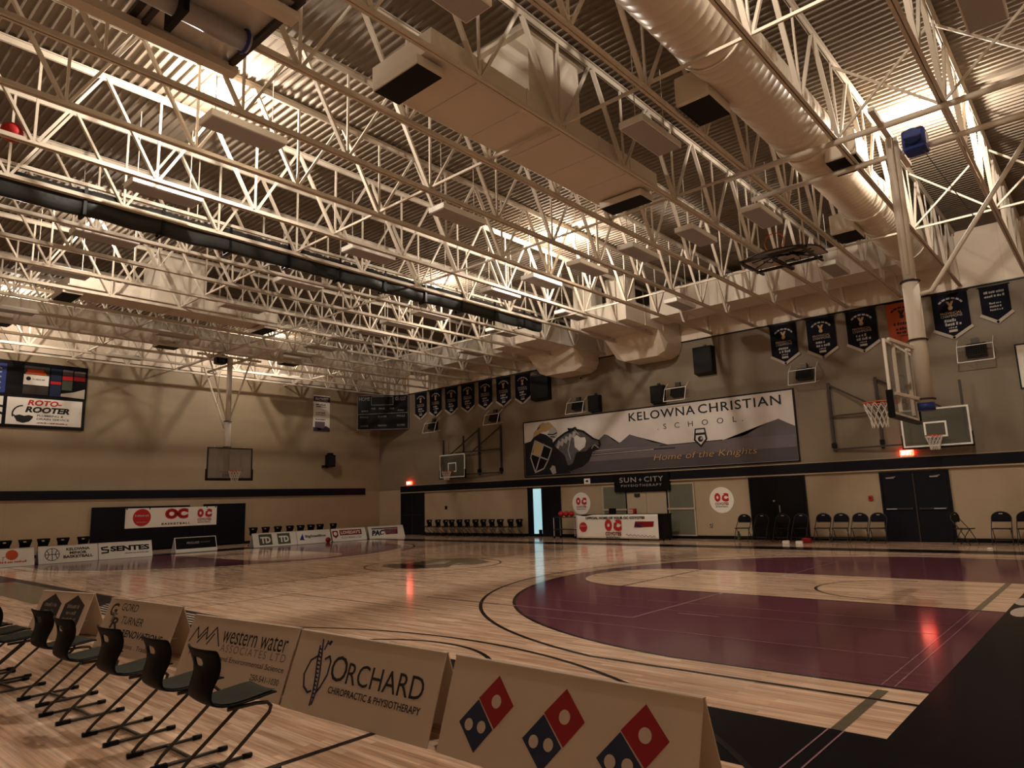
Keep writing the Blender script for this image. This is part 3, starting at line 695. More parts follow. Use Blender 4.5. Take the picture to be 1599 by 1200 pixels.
strokes(t, 'shoreline', [Z([(7.0, 3.57), (9.6, 3.585)])], .03, -.038, INK)
strokes(t, 'lance', [Z([(3.3, 3.44), (6.6, 3.46)]), Z([(3.3, 3.38), (6.6, 3.44)]), Z([(6.6, 3.45), (7.65, 3.44)])], .04, -.039, INK); strokes(t, 'lance', [Z([(3.3, 3.41), (6.7, 3.45)])], .035, -.0395, SILVER)
flat(t, 'rider', Z([(.02, 4.2), (.39, 4.26), (.62, 4.49), (.91, 4.6), (1.29, 4.49), (1.65, 4.27), (1.75, 3.7), (2.3, 3.0), (2.6, 2.70), (.02, 2.69)]), -.040, INK)
flat(t, 'horse_head', Z([(1.64, 4.08), (1.93, 4.3), (2.34, 4.5), (2.61, 4.58), (2.5, 4.68), (2.75, 4.65), (2.95, 4.70), (3.02, 4.6), (3.38, 4.49), (3.89, 4.13), (4.19, 4.01), (4.24, 3.82), (4.1, 3.62), (3.79, 3.56), (3.66, 3.41), (3.6, 3.19), (3.25, 2.96), (2.6, 2.80), (2.06, 2.9), (1.61, 3.44)]), -.041, INK)
flat(t, 'horse_armour', Z([(1.75, 3.95), (2.0, 4.22), (2.4, 4.42), (2.85, 4.52), (3.3, 4.42), (3.8, 4.08), (4.1, 3.98), (4.12, 3.82), (3.7, 3.78), (3.45, 3.6), (2.95, 3.6), (2.7, 3.1), (2.45, 3.05), (2.3, 3.5)]), -.042, STEELINK)
for k in range(5): flat(t, 'mane_plate', Z([(1.85 + k * .22, 3.86 + k * .10), (1.98 + k * .22, 3.80 + k * .10), (2.12 + k * .21, 4.10 + k * .085), (1.98 + k * .21, 4.18 + k * .085)]), -.043, SILVER)
flat(t, 'cheek_plate', Z([(2.85, 4.22), (2.98, 4.34), (3.2, 4.2), (3.43, 4.2), (3.48, 4.04), (3.4, 3.79), (3.1, 3.63), (2.86, 3.83)]), -.044, VENTB)
disc(t, 'eye', 3.33, 4.12, .09, -.045, SILVER); disc(t, 'eye', 3.35, 4.11, .05, -.046, INK)
strokes(t, 'bridle', [Z([(2.62, 4.1), (2.5, 3.7), (2.62, 3.3)]), Z([(3.75, 3.7), (3.9, 3.85), (4.1, 3.7)]), Z([(2.9, 4.55), (3.1, 4.35)])], .045, -.046, SILVER)
flat(t, 'plume', Z([(.53, 4.41), (.59, 4.65), (.78, 4.78), (.89, 4.76), (.98, 4.98), (1.14, 5.05), (1.3, 5.0), (1.42, 5.06), (1.56, 5.0), (1.75, 4.82), (1.82, 4.7), (1.54, 4.7), (1.3, 4.62), (1.12, 4.64), (.76, 4.5)]), -.042, GOLD)
flat(t, 'helmet', Z([(1.5, 4.7), (1.65, 4.8), (1.85, 4.75), (1.95, 4.6), (1.93, 4.36), (1.66, 4.25), (1.39, 4.42)]), -.043, SILVER); strokes(t, 'visor', [Z([(1.4, 4.5), (1.7, 4.46), (1.92, 4.52)]), Z([(1.55, 4.38), (1.8, 4.34)])], .05, -.044, INK)
sh = Z([(.64, 4.27), (1.6, 3.84), (1.37, 3.35), (1.11, 2.99), (.61, 2.83), (.36, 3.52)])
flat(t, 'shield', sh, -.045, BLACK); strokes(t, 'shield_rim', [sh + [sh[0]], Z([(.47, 3.68), (1.37, 3.35)]), Z([(1.15, 4.08), (.63, 2.88)])], .06, -.047, SILVER)
flat(t, 'shield_quarter', Z([(.64, 4.24), (1.12, 4.05), (.92, 3.56), (.5, 3.70)]), -.046, GOLD)
flat(t, 'gauntlet', Z([(1.45, 2.95), (1.6, 3.1), (1.75, 3.05), (1.8, 2.75), (1.6, 2.7)]), -.046, SILVER)
text(t, 'KELOWNA', 5.65, 1.97, 2.95, .35, -.036, INK, space=1.12, bold=.012); text(t, 'CHRISTIAN', 8.72, 1.97, 3.15, .35, -.036, INK, space=1.12, bold=.012)
text(t, '. S  C  H  O  O  L .', 6.95, 1.52, 3.5, .21, -.036, INK, space=1.25)
text(t, 'Home of the Knights', 6.66, .22, 4.24, .36, -.039, INK, shear=.25, bold=.03); text(t, 'Home of the Knights', 6.68, .24, 4.2, .33, -.041, GOLD, shear=.25)
cr = Z([(8.5, 3.9), (8.53, 4.1), (8.95, 4.1), (8.98, 3.9), (9.02, 3.66), (8.74, 3.36), (8.46, 3.66)])
flat(t, 'crest', cr, -.038, INK)
flat(t, 'crest', Z([(8.56, 3.93), (8.58, 4.05), (8.90, 4.05), (8.92, 3.93)]), -.0395, VENTB); flat(t, 'crest', Z([(8.56, 3.84), (8.92, 3.84), (8.94, 3.68), (8.74, 3.47), (8.54, 3.68)]), -.0395, VENTB); disc(t, 'crest', 8.74, 3.69 - 2.68, .11, -.041, INK); disc(t, 'crest', 8.78, 3.71 - 2.68, .05, -.042, SILVER)
# physiotherapy sign
t = W('sponsor_sign', 'black SUN CITY PHYSIOTHERAPY sign above the beige double door', 'sign', 14.34, 1.82)
MB().box(0, 2.5, -.16, 0, 0, .70).build('sign_box', BLACK, t, bevel=.01)
text(t, 'SUN', .27, .37, .78, .2, -.165, SILVER, bold=.01, space=1.15); text(t, 'CITY', 1.42, .37, .85, .2, -.165, SILVER, bold=.01, space=1.15)
flat(t, 'star', [(1.24, .54), (1.26, .48), (1.32, .46), (1.26, .44), (1.24, .38), (1.22, .44), (1.16, .46), (1.22, .48)], -.165, SILVER)
text(t, 'PHYSIOTHERAPY', .34, .19, 1.85, .095, -.165, SILVER, bold=.01, space=1.3)
# coyote basketball emblem
def emblem(t, cx, cz, s, y):
    text(t, 'O', cx - .52 * s, cz - .12 * s, .46 * s, .62 * s, y, RED, bold=.10); text(t, 'C', cx - .0 * s, cz - .12 * s, .54 * s, .60 * s, y, RED, bold=.10)
    flat(t, 'emblem', [(cx - .12 * s, cz - .14 * s), (cx - .03 * s, cz + .2 * s), (cx + .06 * s, cz + .62 * s), (cx + .11 * s, cz + .45 * s), (cx + .22 * s, cz + .36 * s), (cx + .07 * s, cz + .3 * s), (cx + .03 * s, cz + .02 * s), (cx + .05 * s, cz - .14 * s)], y - .003, BOARDW)
    text(t, 'COYOTES', cx - .5 * s, cz - .36 * s, s, .19 * s, y, DRED, bold=.04); text(t, 'BASKETBALL', cx - .46 * s, cz - .5 * s, .92 * s, .09 * s, y, INK, bold=.02)
for lab, yc in (('round white OC COYOTES sign above the equipment cart, left of the table', 16.14), ('round white OC COYOTES sign right of the tall blinds', 9.82)):
    t = W('round_sign', lab, 'sign', yc, 1.40, 'round coyotes signs'); 
    MB().prism([(.47 * math.cos(2 * PI * k / 32), .47 * math.sin(2 * PI * k / 32)) for k in range(32)], 'y', -.012, 0).build('disc', BOARDW, t)
    emblem(t, 0, .0, .52, -.016)
# championship banners
def pennant(label, y_left, wd, zt, zs, zp, m, group, ink, kind):
    t = W('pennant_banner', label, 'banner', y_left, 0, group, .03)
    cx = wd / 2
    MB().prism([(0, zt), (wd, zt), (wd, zs), (cx, zp), (0, zs)], 'y', -.012, 0).build('cloth', m, t)
    MB().tube([(-.04, -.006, zt), (wd + .04, -.006, zt)], .016, 8).build('top_rod', DKMETAL, t)
    if kind != 'red': strokes(t, 'fringe', [[(-.02, zs - .03), (cx, zp - .04), (wd + .02, zs - .03)]], .09, -.015, FRINGE)
    if kind in ('full', 'red'):
        arcp = [(cx + .33 * math.cos(a), zt - .42 + .25 * math.sin(a)) for a in [PI * (.12 + .76 * k / 12) for k in range(13)]]
        strokes(t, 'arched_lettering', [arcp[i:i + 2] for i in range(0, 13, 2) if i + 2 <= 13], .055, -.015, ink)
        flat(t, 'emblem', [(cx - .1, zt - .26), (cx - .03, zt - .26), (cx, zt - .33), (cx + .03, zt - .26), (cx + .1, zt - .26), (cx + .03, zt - .42), (cx - .03, zt - .42)], -.015, GOLD if kind == 'full' else ink)
        disc(t, 'emblem', cx, zt - .47, .065, -.016, GOLD if kind == 'full' else ink)
        if kind == 'full':
            ctext(t, 'PROVINCIAL', cx, zt - .67, .56, .075, -.015, GOLD); ctext(t, 'CHAMPIONS', cx, zt - .76, .56, .075, -.015, ink)
        else: squiggle(t, cx, zt - .74, .5, .12, -.015, ink, 3)
        squiggle(t, cx - .04, zt - .90, .32, .10, -.015, ink, int(y_left * 10)); squiggle(t, cx + .02, zt - 1.02, .42, .10, -.015, ink, int(y_left * 10) + 1); squiggle(t, cx, zt - 1.11, .22, .05, -.015, ink, 9)
        if kind == 'full': rect(t, 'patch', cx - .11, cx + .11, zt - 1.22, zt - 1.15, -.015, FRINGE)
    else:
        squiggle(t, cx, zt - .22, .5, .08, -.015, ink, 21); squiggle(t, cx, zt - .34, .5, .08, -.015, ink, 22)
        for q in range(3): squiggle(t, cx, zt - .55 - .1 * q, .3, .06, -.015, ink, 23 + q)
PL = [('dark pennant banner right of the hanging black speaker, leftmost of the right group', 7.48, .92, 'full'), ('dark pennant banner second from the left in the right group', 6.21, .92, 'full'), ('dark pennant banner just left of the red-orange banner', 4.93, .92, 'full'),
      ('red-orange banner partly hidden behind the near white mast', 3.70, .84, 'red'), ('dark pennant banner just right of the near white mast', 2.42, .94, 'full'), ('smaller dark pennant banner at the right edge of the picture', 1.18, .72, 'small')]
for lab, yl, wd, kd in PL:
    pennant(lab, yl, wd, 7.47 if kd != 'small' else 7.44, 6.38 if kd != 'small' else 6.62, {'full': 6.10, 'red': 6.12, 'small': 6.37}[kd], RORANGE if kd == 'red' else BNAVY, 'pennants on the right wall', INK if kd == 'red' else SILVER, kd)
for i, yl in enumerate((26.85, 25.67, 24.47, 23.28, 22.06, 20.85, 19.64)):
    lab = 'dark pennant banner %s of the scoreboard in the row of seven' % ('immediately right' if i == 0 else ORD[i] + ' right') if i < 6 else 'dark pennant banner just left of the tilted black speaker'
    pennant(lab, yl, .90, 7.46, 6.36, 6.08, BNAVY, 'row of seven pennants', SILVER, 'full')
# loudspeakers and dark wall boxes
def spk(label, yl, z0, wd, h, dp, group, tilt=0):
    t = W('loudspeaker', label, 'speaker', yl, z0, group)
    b = MB().prism([(0, 0), (-.0, h), (-dp, h * .99), (-dp - tilt, .06)], 'x', 0, wd).build('cabinet', BLACK, t, bevel=.012)
    MB().box(.04, wd - .04, -dp - tilt * .5 - .012, -dp - tilt * .5 + .0, .1, h - .08).build('front_grille', GRILLE, t)
    MB().box(wd / 2 - .05, wd / 2 + .05, -.08, 0, h, h + .10).build('bracket', DKMETAL, t)
spk('tall black loudspeaker high on the wall above the banner', 10.36, 6.07, .75, 1.08, .35, 'big black loudspeakers')
spk('tall black loudspeaker right of the row of seven pennants', 18.5, 6.05, 1.0, 1.2, .30, 'big black loudspeakers')
spk('small black loudspeaker behind the wire guard above the banner middle', 12.34, 5.2, .55, .74, .28, 'small black loudspeakers')
spk('small black loudspeaker behind the wire guard above the banner horse', 15.37, 5.2, .55, .72, .28, 'small black loudspeakers')
# caged heaters
GL = ['wire-guarded box above and right of the school banner', 'wire-guarded box above the folded near side hoop', 'wire-guarded box above the middle of the school banner', 'wire-guarded box above the horse on the school banner', 'wire-guarded box above the far folded side hoop', 'wire-guarded box under the row of seven pennants, nearest the scoreboard']
for lab, yc in zip(GL, (6.42, 1.45, 11.22, 16.0, 20.95, 25.35)):
    t = W('wire_guard', lab, 'wire guard', yc + .45, 5.22, 'white wire guards on the right wall')
    F = [(0, -.46, .0), (.9, -.46, .0), (.9, -.30, .50), (0, -.30, .50)]; Bk = [(0, 0, .10), (.9, 0, .10), (.9, 0, .75), (0, 0, .75)]
    for i in range(4):
        MB().bar(F[i], F[(i + 1) % 4], .022).build('guard_bar', WHITE, t); MB().bar(F[i], Bk[i], .015).build('guard_bar', WHITE, t)
    b = MB()
    for k in range(1, 14):
        u = k / 14; b.bar((.9 * u, -.46, 0), (.9 * u, -.30, .5), .005)
    for k in range(1, 8):
        u = k / 8; b.bar((0, -.46 + .16 * u, .5 * u), (.9, -.46 + .16 * u, .5 * u), .005)
    b.build('mesh', DKMETAL, t)
    MB().prism([(-.02, .15), (-.02, .6), (-.2, .52), (-.3, .22)], 'x', .2, .72).build('dark_unit', BLACK, t, bevel=.02)
    MB().box(.35, .55, -.10, 0, .58, .74).build('bracket', DKMETAL, t)
# exit signs
for lab, yl, sc in (('red glowing exit sign over the big double door', 3.80, 1.0), ('red glowing exit sign over the far corner door', 27.55, 1.0)):
    t = W('exit_sign', lab, 'exit sign', yl, 2.62, 'glowing exit signs')
    MB().box(0, .37, -.10, 0, 0, .17).build('housing', EXITR, t, bevel=.01)
    ctext(t, 'EXIT', .185, .025, .28, .12, -.105, EXITW, bold=.02)
    MB().box(.0, .37, -.08, -.02, -.045, 0).build('base', WHITE, t)
# small wall devices
for nm, lab, yl, z0, wd, h, m in (('switch_box', 'small dark switch box left of the big double door', 4.86, 1.27, .12, .15, RED), ('switch_box', 'small dark switch box right of the far corner door', 24.6, 1.28, .12, .16, BLACK), ('alarm_box', 'small white box on the dark wall band above the open door', 15.91, 2.22, .32, .22, WHITE), ('outlet', 'small wall outlet right of the tall blinds', 10.35, .45, .1, .13, SILVER)):
    t = W(nm, lab, 'wall box', yl, z0); MB().box(0, wd, -.06, 0, 0, h).build('cover', m, t, bevel=.008); MB().box(wd * .3, wd * .7, -.07, -.055, h * .3, h * .7).build('button', DKMETAL, t)
t = W('whiteboard', 'white board with dark frame at the right edge of the picture', 'board', .50, 4.35)
MB().box(0, 1.6, -.03, -.005, 0, 1.22).build('panel', BOARDW, t); MB().box(-.04, 1.64, -.04, 0, -.04, 0).box(-.04, 1.64, -.04, 0, 1.22, 1.26).box(-.04, 0, -.04, 0, 0, 1.22).box(1.6, 1.64, -.04, 0, 0, 1.22).build('frame', BLACK, t)

# ------------------------------------------------------------------ far wall; local x = +X, front -y
def Fw(name, label, cat, x, z, group=None, y=29.995): return thing(name, label, cat, (x, y, z), 0, group)
t = Fw('sponsor_display', 'framed photo collage and ROTO-ROOTER panels high on the far wall', 'sign', -3.0, 4.93)
MB().box(0, 7.1, -.06, 0, 0, 2.57).build('panel_frame', BLACK, t)
PX = 4.13
rect(t, 'poster', PX + .32, PX + 2.85, .12, 1.16, -.065, BOARDW)
text(t, 'ROTO-', PX + .98, .88, 1.15, .22, -.068, RED, shear=.2, bold=.04); text(t, 'ROOTER', PX + .92, .60, 1.5, .24, -.068, INK, shear=.2, bold=.05)
text(t, 'PLUMBING &', PX + 1.32, .46, .9, .08, -.068, INK, bold=.02); text(t, 'DRAIN SERVICE', PX + 1.32, .33, 1.1, .08, -.068, INK, bold=.02); squiggle(t, PX + 1.85, .19, 1.05, .06, -.068, DRED, 4)
strokes(t, 'swoosh', [[(PX + .85 - .33 * math.cos(a), .52 + .33 * math.sin(a)) for a in [-.3 + k * .2 for k in range(10)]]], .05, -.068, INK)
flat(t, 'swoosh', [(PX + .52, .52), (PX + .62, .46), (PX + .75, .50), (PX + .9, .46), (PX + 1.05, .50), (PX + 1.2, .46), (PX + 1.18, .38), (PX + 1.08, .25), (PX + .88, .18), (PX + .68, .24)], -.069, INK)
COLL = [(.36, .78, 1.28, 2.42, BLACK), (.78, 1.62, 2.08, 2.42, DKMETAL), (.78, 1.62, 1.68, 2.08, BOARDW), (.78, 1.62, 1.32, 1.66, DKMETAL), (1.68, 2.05, 1.92, 2.4, BLUE), (1.68, 2.05, 1.78, 1.9, RED), (1.68, 2.05, 1.3, 1.76, BLUE), (2.08, 2.44, 2.18, 2.4, LAKE), (2.08, 2.44, 1.98, 2.16, RED), (2.08, 2.44, 1.58, 1.96, TDG), (2.48, 2.88, 2.2, 2.38, LAKE), (2.48, 2.88, 2.0, 2.18, DRED), (2.48, 2.88, 1.62, 1.98, BLACK)]
for a, b_, c, d_, m in COLL: rect(t, 'photo', PX + a, PX + b_, c, d_, -.065, m)
flat(t, 'photo', [(PX + 2.06, 1.32), (PX + 2.9, 1.28), (PX + 2.9, 1.68), (PX + 2.5, 1.52), (PX + 2.06, 1.42)], -.067, FRINGE); disc(t, 'seal', PX + .94, 1.92, .08, -.068, INK); squiggle(t, PX + 1.3, 1.88, .45, .07, -.068, GREYINK, 8)
flat(t, 'photo', [(PX + .82, 2.1), (PX + 1.55, 2.1), (PX + 1.4, 2.3), (PX + .9, 2.28)], -.068, ORANGE)
rect(t, 'wave_photo', .15, PX + .22, 1.3, 2.42, -.065, BLUE2)
for k in range(5): strokes(t, 'wave', [[(PX - 1.2 + i * .14, 1.5 + k * .18 + .05 * math.sin(i * 2 + k)) for i in range(10)]], .05, -.067, SILVER)
rect(t, 'poster', .15, PX + .2, .12, 1.16, -.065, BOARDW); strokes(t, 'stroke', [[(PX - .5, .95), (PX - .05, .8), (PX + .2, .78)], [(PX - .5, .5), (PX - .1, .62), (PX + .2, .5)]], .09, -.068, INK)
t = Fw('wall_pad', 'dark padded mat on the far wall behind the far hoop', 'wall pad', 4.6, .06)
MB().box(0, 3.9, -.10, 0, 0, 1.79).build('pad', NAVY, t, bevel=.02); MB().box(3.92, 4.5, -.10, 0, 0, 1.70).build('pad', NAVY, t, bevel=.02); MB().box(4.52, 6.5, -.10, 0, 0, 1.82).build('pad', NAVY, t, bevel=.02)
t = Fw('oc_banner', 'white OC BASKETBALL banner hung on the dark wall pad', 'banner', 5.84, .95, None, 29.88)
MB().box(0, 3.86, -.012, 0, 0, .82).build('cloth', BOARDW, t)
disc(t, 'red_disc', .65, .43, .36, -.016, RED); squiggle(t, .65, .47, .55, .09, -.019, SILVER, 5); squiggle(t, .65, .22, .4, .04, -.019, SILVER, 6)
text(t, 'OC', 1.58, .32, 1.0, .46, -.016, RED, bold=.09); text(t, 'OC', 1.64, .37, .88, .36, -.019, DRED, bold=.02)
text(t, 'BASKETBALL', 1.46, .08, 1.22, .09, -.016, INK, bold=.03, space=1.3)
emblem(t, 3.3, .42, .62, -.016)
for a in (.05, .95, 3.4, 3.8): MB().box(a - .02, a + .02, -.02, -.011, .76, .82).build('tape', BLACK, t)
t = Fw('vertical_banner', 'narrow pale vertical banner on the far wall, left of the scoreboard', 'banner', 14.69, 5.5)
MB().box(0, 1.0, -.012, 0, 0, 1.92).build('cloth', BOARDW, t); rect(t, 'header', 0, 1, 1.58, 1.86, -.016, PURPLE); text(t, 'PACWEST', .1, 1.63, .8, .16, -.019, BOARDW, shear=.2, bold=.02)
for k, (z, h) in enumerate(((1.38, .10), (1.28, .08), (.95, .09), (.86, .07), (.6, .08))): squiggle(t, .45, z, .6, h, -.016, INK, 40 + k)
rect(t, 'grey_block', .1, .7, .12, .52, -.016, LAKE); flat(t, 'dark_foot', [(0, 0), (1, 0), (1, .2), (.75, .32), (.6, .16), (.35, .05), (.15, .2), (0, .22)], -.018, PURPLE)
t = Fw('loudspeaker', 'black loudspeaker on a bracket low on the far wall by the corner', 'speaker', 15.3, 3.55)
MB().box(.1, .55, -.38, -.06, .1, .72).build('cabinet', BLACK, t, bevel=.03); MB().box(-.05, .2, -.2, 0, .05, .18).build('bracket', BLACK, t); MB().box(.14, .51, -.39, -.38, .15, .66).build('front_grille', GRILLE, t)
MB().box(.2, .45, -.3, -.1, .72, .82).build('handle', BLACK, t)
# scoreboard across the corner
t = thing('scoreboard', 'black scoreboard mounted across the far corner', 'scoreboard', (18.02, 28.42, 5.62), -PI / 4)
MB().box(-1.36, 1.36, -.08, .10, 0, 1.88).build('case', BLACK, t, bevel=.01)
MB().box(-1.37, 1.37, -.09, -.075, 0, .02).box(-1.37, 1.37, -.09, -.075, 1.86, 1.88).box(-1.37, -1.35, -.09, -.075, 0, 1.88).box(1.35, 1.37, -.09, -.075, 0, 1.88).build('trim_line', SILVER, t)
MB().box(-.62, .55, -.09, -.078, 1.34, 1.80).build('clock_display', GRILLE, t); strokes(t, 'clock_outline', [[(-.62, 1.34), (.55, 1.34), (.55, 1.80), (-.62, 1.80), (-.62, 1.34)], [(-1.35, .84), (1.35, .90)]], .02, -.093, SILVER)
text(t, 'HOME', -1.28, 1.58, .58, .2, -.093, SILVER); text(t, 'GUEST', .68, 1.58, .56, .2, -.093, SILVER)
for a, z, tx, wd in ((-1.15, .97, 'BONUS', .36), (-.62, 1.1, 'POSS', .22), (-.22, 1.1, 'PERIOD', .32), (.38, 1.1, 'POSS', .22), (.8, .99, 'BONUS', .32), (-1.22, .64, 'FOULS', .42), (-.26, .66, 'PLAYER', .46), (.76, .68, 'FOULS', .42), (-1.2, .16, 'SCORE', .42), (-.26, .17, 'MATCH', .44), (.76, .18, 'SCORE', .42)): text(t, tx, a, z, wd, .09, -.093, SILVER)
for a in (-1.0, 1.0): MB().bar((a, .10, 1.4), (a, .30 if True else 0, 1.4), .06).build('mount_arm', DKMETAL, t)

# ------------------------------------------------------------------ A-frame sponsor boards
def aboard(label, A, Bp, mats, group, rz_base, z=.57, d=.2, paint=None):
    # A, Bp: ridge ends, left and right as seen from the printed side
    A = Vector((A[0], A[1])); Bp = Vector((Bp[0], Bp[1])); L = (Bp - A).length; u = (Bp - A) / L
    rz = math.atan2(u.y, u.x)
    t = thing('sponsor_board', label, 'sponsor board', (A.x, A.y, 0), rz, group)
    SL = math.hypot(z, d); th = math.atan2(d, z)
    f = MB().box(0, L, -.004, .004, -SL, 0).build('front_panel', mats, t); f.location = (0, 0, z); f.rotation_euler = (-th, 0, 0)
    g = MB().box(0, L, -.004, .004, -SL, 0).build('back_panel', mats, t); g.location = (0, .012, z); g.rotation_euler = (th, 0, 0)
    MB().box(.3, .34, -.1, .11, .2, .205).box(L - .34, L - .3, -.1, .11, .2, .205).build('spreader', WHITE, t)
    MB().box(0, L, -.012, .024, z - .004, z + .004).build('ridge_tape', mats, t)
    if paint: paint(f, L, SL)
    return t
def p_dom(f, L, SL):
    for cx in (.37, .912, 1.45):
        h = .237
        red = [(cx - .083 + .0, -.232), (cx + .058, -.078), (cx + .217, -.235), (cx + .09, -.388)]
        blu = [(cx - .083, -.240), (cx + .08, -.394), (cx - .045, -.545), (cx - .217, -.394)]
        flat(f, 'red_tile', red, -.0055, DRED); flat(f, 'blue_tile', blu, -.0055, BLUE)
        disc(f, 'dot', cx + .071, -.231, .040, -.007, BOARD); disc(f, 'dot', cx - .127, -.396, .036, -.007, BOARD); disc(f, 'dot', cx - .016, -.394, .036, -.007, BOARD)
def p_orch(f, L, SL):
    y = -.006
    strokes(f, 'apple_mark', [[(.33, -.17), (.24, -.22), (.2, -.33), (.24, -.42), (.31, -.455), (.35, -.44)], [(.42, -.19), (.47, -.165), (.50, -.20), (.50, -.30), (.45, -.40), (.42, -.44)], [(.33, -.05), (.36, -.16), (.40, -.3), (.42, -.42), (.40, -.53)], [(.31, -.10), (.32, -.2), (.36, -.34), (.38, -.45), (.38, -.54)], [(.38, -.12), (.40, -.055)]], .018, y, BLUE)
    strokes(f, 'spine_marks', [[(.315 + .006 * k, -.12 - .03 * k), (.345 + .006 * k, -.125 - .03 * k)] for k in range(13)], .012, y - .001, BLUE)
    flat(f, 'leaf', [(.40, -.075), (.43, -.045), (.46, -.05), (.44, -.085)], y, BLUE)
    text(f, 'O', .53, -.335, .20, .19, y, INK); text(f, 'RCHARD', .74, -.335, .86, .155, y, INK)
    text(f, 'CHIROPRACTIC & PHYSIOTHERAPY', .56, -.425, 1.05, .05, y, INK, bold=.015)
def p_ww(f, L, SL):
    y = -.006
    strokes(f, 'mountain_mark', [[(.05, -.25), (.14, -.11), (.19, -.21), (.30, -.10), (.34, -.21), (.46, -.09), (.58, -.25)], [(.2, -.25), (.3, -.15)], [(.37, -.25), (.45, -.15)]], .016, y, INK)
    text(f, 'western water', .60, -.215, 1.0, .125, y, INK); text(f, 'ASSOCIATES LTD', .62, -.29, 1.0, .065, y, GREYINK, space=1.25)
    text(f, 'Hydrogeology and Environmental Science', .12, -.385, 1.52, .06, y, INK); text(f, '250-541-1030', 1.2, -.475, .42, .05, y, INK)
def p_gord(f, L, SL):
    y = -.006
    text(f, 'G', .10, -.20, .18, .15, y, INK, shear=.15, bold=.03); text(f, 'T', .16, -.27, .16, .11, y - .001, GREYINK, shear=.15, bold=.03); text(f, 'R', .22, -.34, .2, .13, y, INK, shear=.15, bold=.03)
    text(f, 'GORD', .36, -.125, .4, .085, y, INK, shear=.15); text(f, 'TURNER', .47, -.27, .52, .085, y, INK, shear=.15); text(f, 'RENOVATIONS', .58, -.405, .95, .08, y, INK, shear=.15, bold=.02)
    text(f, 'Renovations', .45, -.52, .5, .05, y, INK); text(f, '. Trades', 1.0, -.52, .35, .05, y, INK)
def p_hex(f, L, SL):
    for k, cx in enumerate((.33, .88)):
        flat(f, 'hexagon', [(cx, -.03), (cx + .24, -.15), (cx + .23, -.42), (cx, -.50), (cx - .23, -.40), (cx - .22, -.15)], -.006, INK)
        squiggle(f, cx, -.2, .28, .06, -.008, GREYINK, 60 + k); squiggle(f, cx, -.28, .22, .05, -.008, GREYINK, 62 + k); squiggle(f, cx, -.36, .3, .05, -.008, GREYINK, 64 + k)
G1 = 'A-frame boards along the near sideline'; G2 = 'A-frame boards along the far end'
aboard('cream A-frame board with three red and blue domino tiles', (-1.73, 2.22), (-1.73, .385), BOARD, G1, RW, paint=p_dom)
aboard('cream A-frame board reading ORCHARD CHIROPRACTIC & PHYSIOTHERAPY', (-1.79, 4.06), (-1.73, 2.32), BOARD, G1, RW, paint=p_orch)
aboard('cream A-frame board reading western water ASSOCIATES LTD', (-1.92, 5.82), (-1.77, 4.13), BOARD, G1, RW, paint=p_ww)
aboard('cream A-frame board reading GORD TURNER RENOVATIONS', (-1.89, 8.2), (-1.76, 6.5), BOARD, G1, RW, paint=p_gord)
aboard('cream A-frame board with two dark hexagons', (-2.12, 10.1), (-1.87, 8.9), BOARD, G1, RW, paint=p_hex)
YB = 26.42
def p_td(f, L, SL):
    for x0 in (.27, 1.13):
        rect(f, 'square_mark', x0, x0 + .6, -.53, -.06, -.006, TDG); text(f, 'TD', x0 + .07, -.45, .46, .28, -.009, BOARDW, bold=.05)
def p_bsb(f, L, SL):
    flat(f, 'flame_mark', [(.12, -.42), (.3, -.13), (.34, -.4), (.4, -.44)], -.006, BLUE2); text(f, 'BigSteelBox', .42, -.36, 1.07, .15, -.006, BLUE, bold=.03)
def p_lov(f, L, SL):
    flat(f, 'crest', [(.04, -.10), (.34, -.10), (.34, -.34), (.19, -.46), (.04, -.34)], -.006, DRED); disc(f, 'crest', .19, -.24, .09, -.009, BOARDW)
    rect(f, 'red_bar', .43, 1.66, -.34, -.08, -.006, DRED); text(f, "LOVEDAY'S", .5, -.28, 1.08, .15, -.009, BOARDW, bold=.03); text(f, 'FLOORING LTD', .5, -.5, 1.1, .1, -.006, GREYINK, bold=.02)
def p_pac(f, L, SL):
    rect(f, 'bar', .2, 1.82, -.15, -.09, -.006, PURPLE); flat(f, 'bar', [(.95, -.17), (1.8, -.17), (1.74, -.44), (1.0, -.44)], -.006, DRED)
    text(f, 'PAC', .16, -.47, .8, .28, -.007, BLUE, shear=.25, bold=.06); text(f, 'WEST', 1.0, -.42, .7, .22, -.009, LAKE, shear=.2, bold=.03)
    flat(f, 'coyote_shape', [(.45, -.5), (.75, -.44), (1.0, -.4), (.9, -.48), (.7, -.55)], -.010, BOARDW)
def p_kmb(f, L, SL):
    for r in (.21,): strokes(f, 'ball_mark', [[(.4 + r * math.cos(2 * PI * k / 24), -.30 + r * math.sin(2 * PI * k / 24)) for k in range(25)], [(.19, -.30), (.61, -.30)], [(.4, -.09), (.4, -.51)], [(.25, -.15), (.31, -.30), (.25, -.45)], [(.55, -.15), (.49, -.30), (.55, -.45)]], .022, -.006, INK)
    ctext(f, 'KELOWNA', 1.18, -.20, .72, .1, -.006, INK, bold=.04); ctext(f, 'MINOR', 1.18, -.33, .52, .1, -.006, INK, bold=.04); ctext(f, 'BASKETBALL', 1.18, -.46, .9, .1, -.006, INK, bold=.04)
def p_sen(f, L, SL):
    strokes(f, 'S_mark', [[(.30, -.16), (.1, -.18), (.12, -.25), (.32, -.27), (.30, -.36), (.1, -.37)]], .05, -.006, INK)
    text(f, 'SENTES', .38, -.34, 1.32, .2, -.006, INK, bold=.05); squiggle(f, 1.25, -.45, .8, .05, -.006, GREYINK, 71)
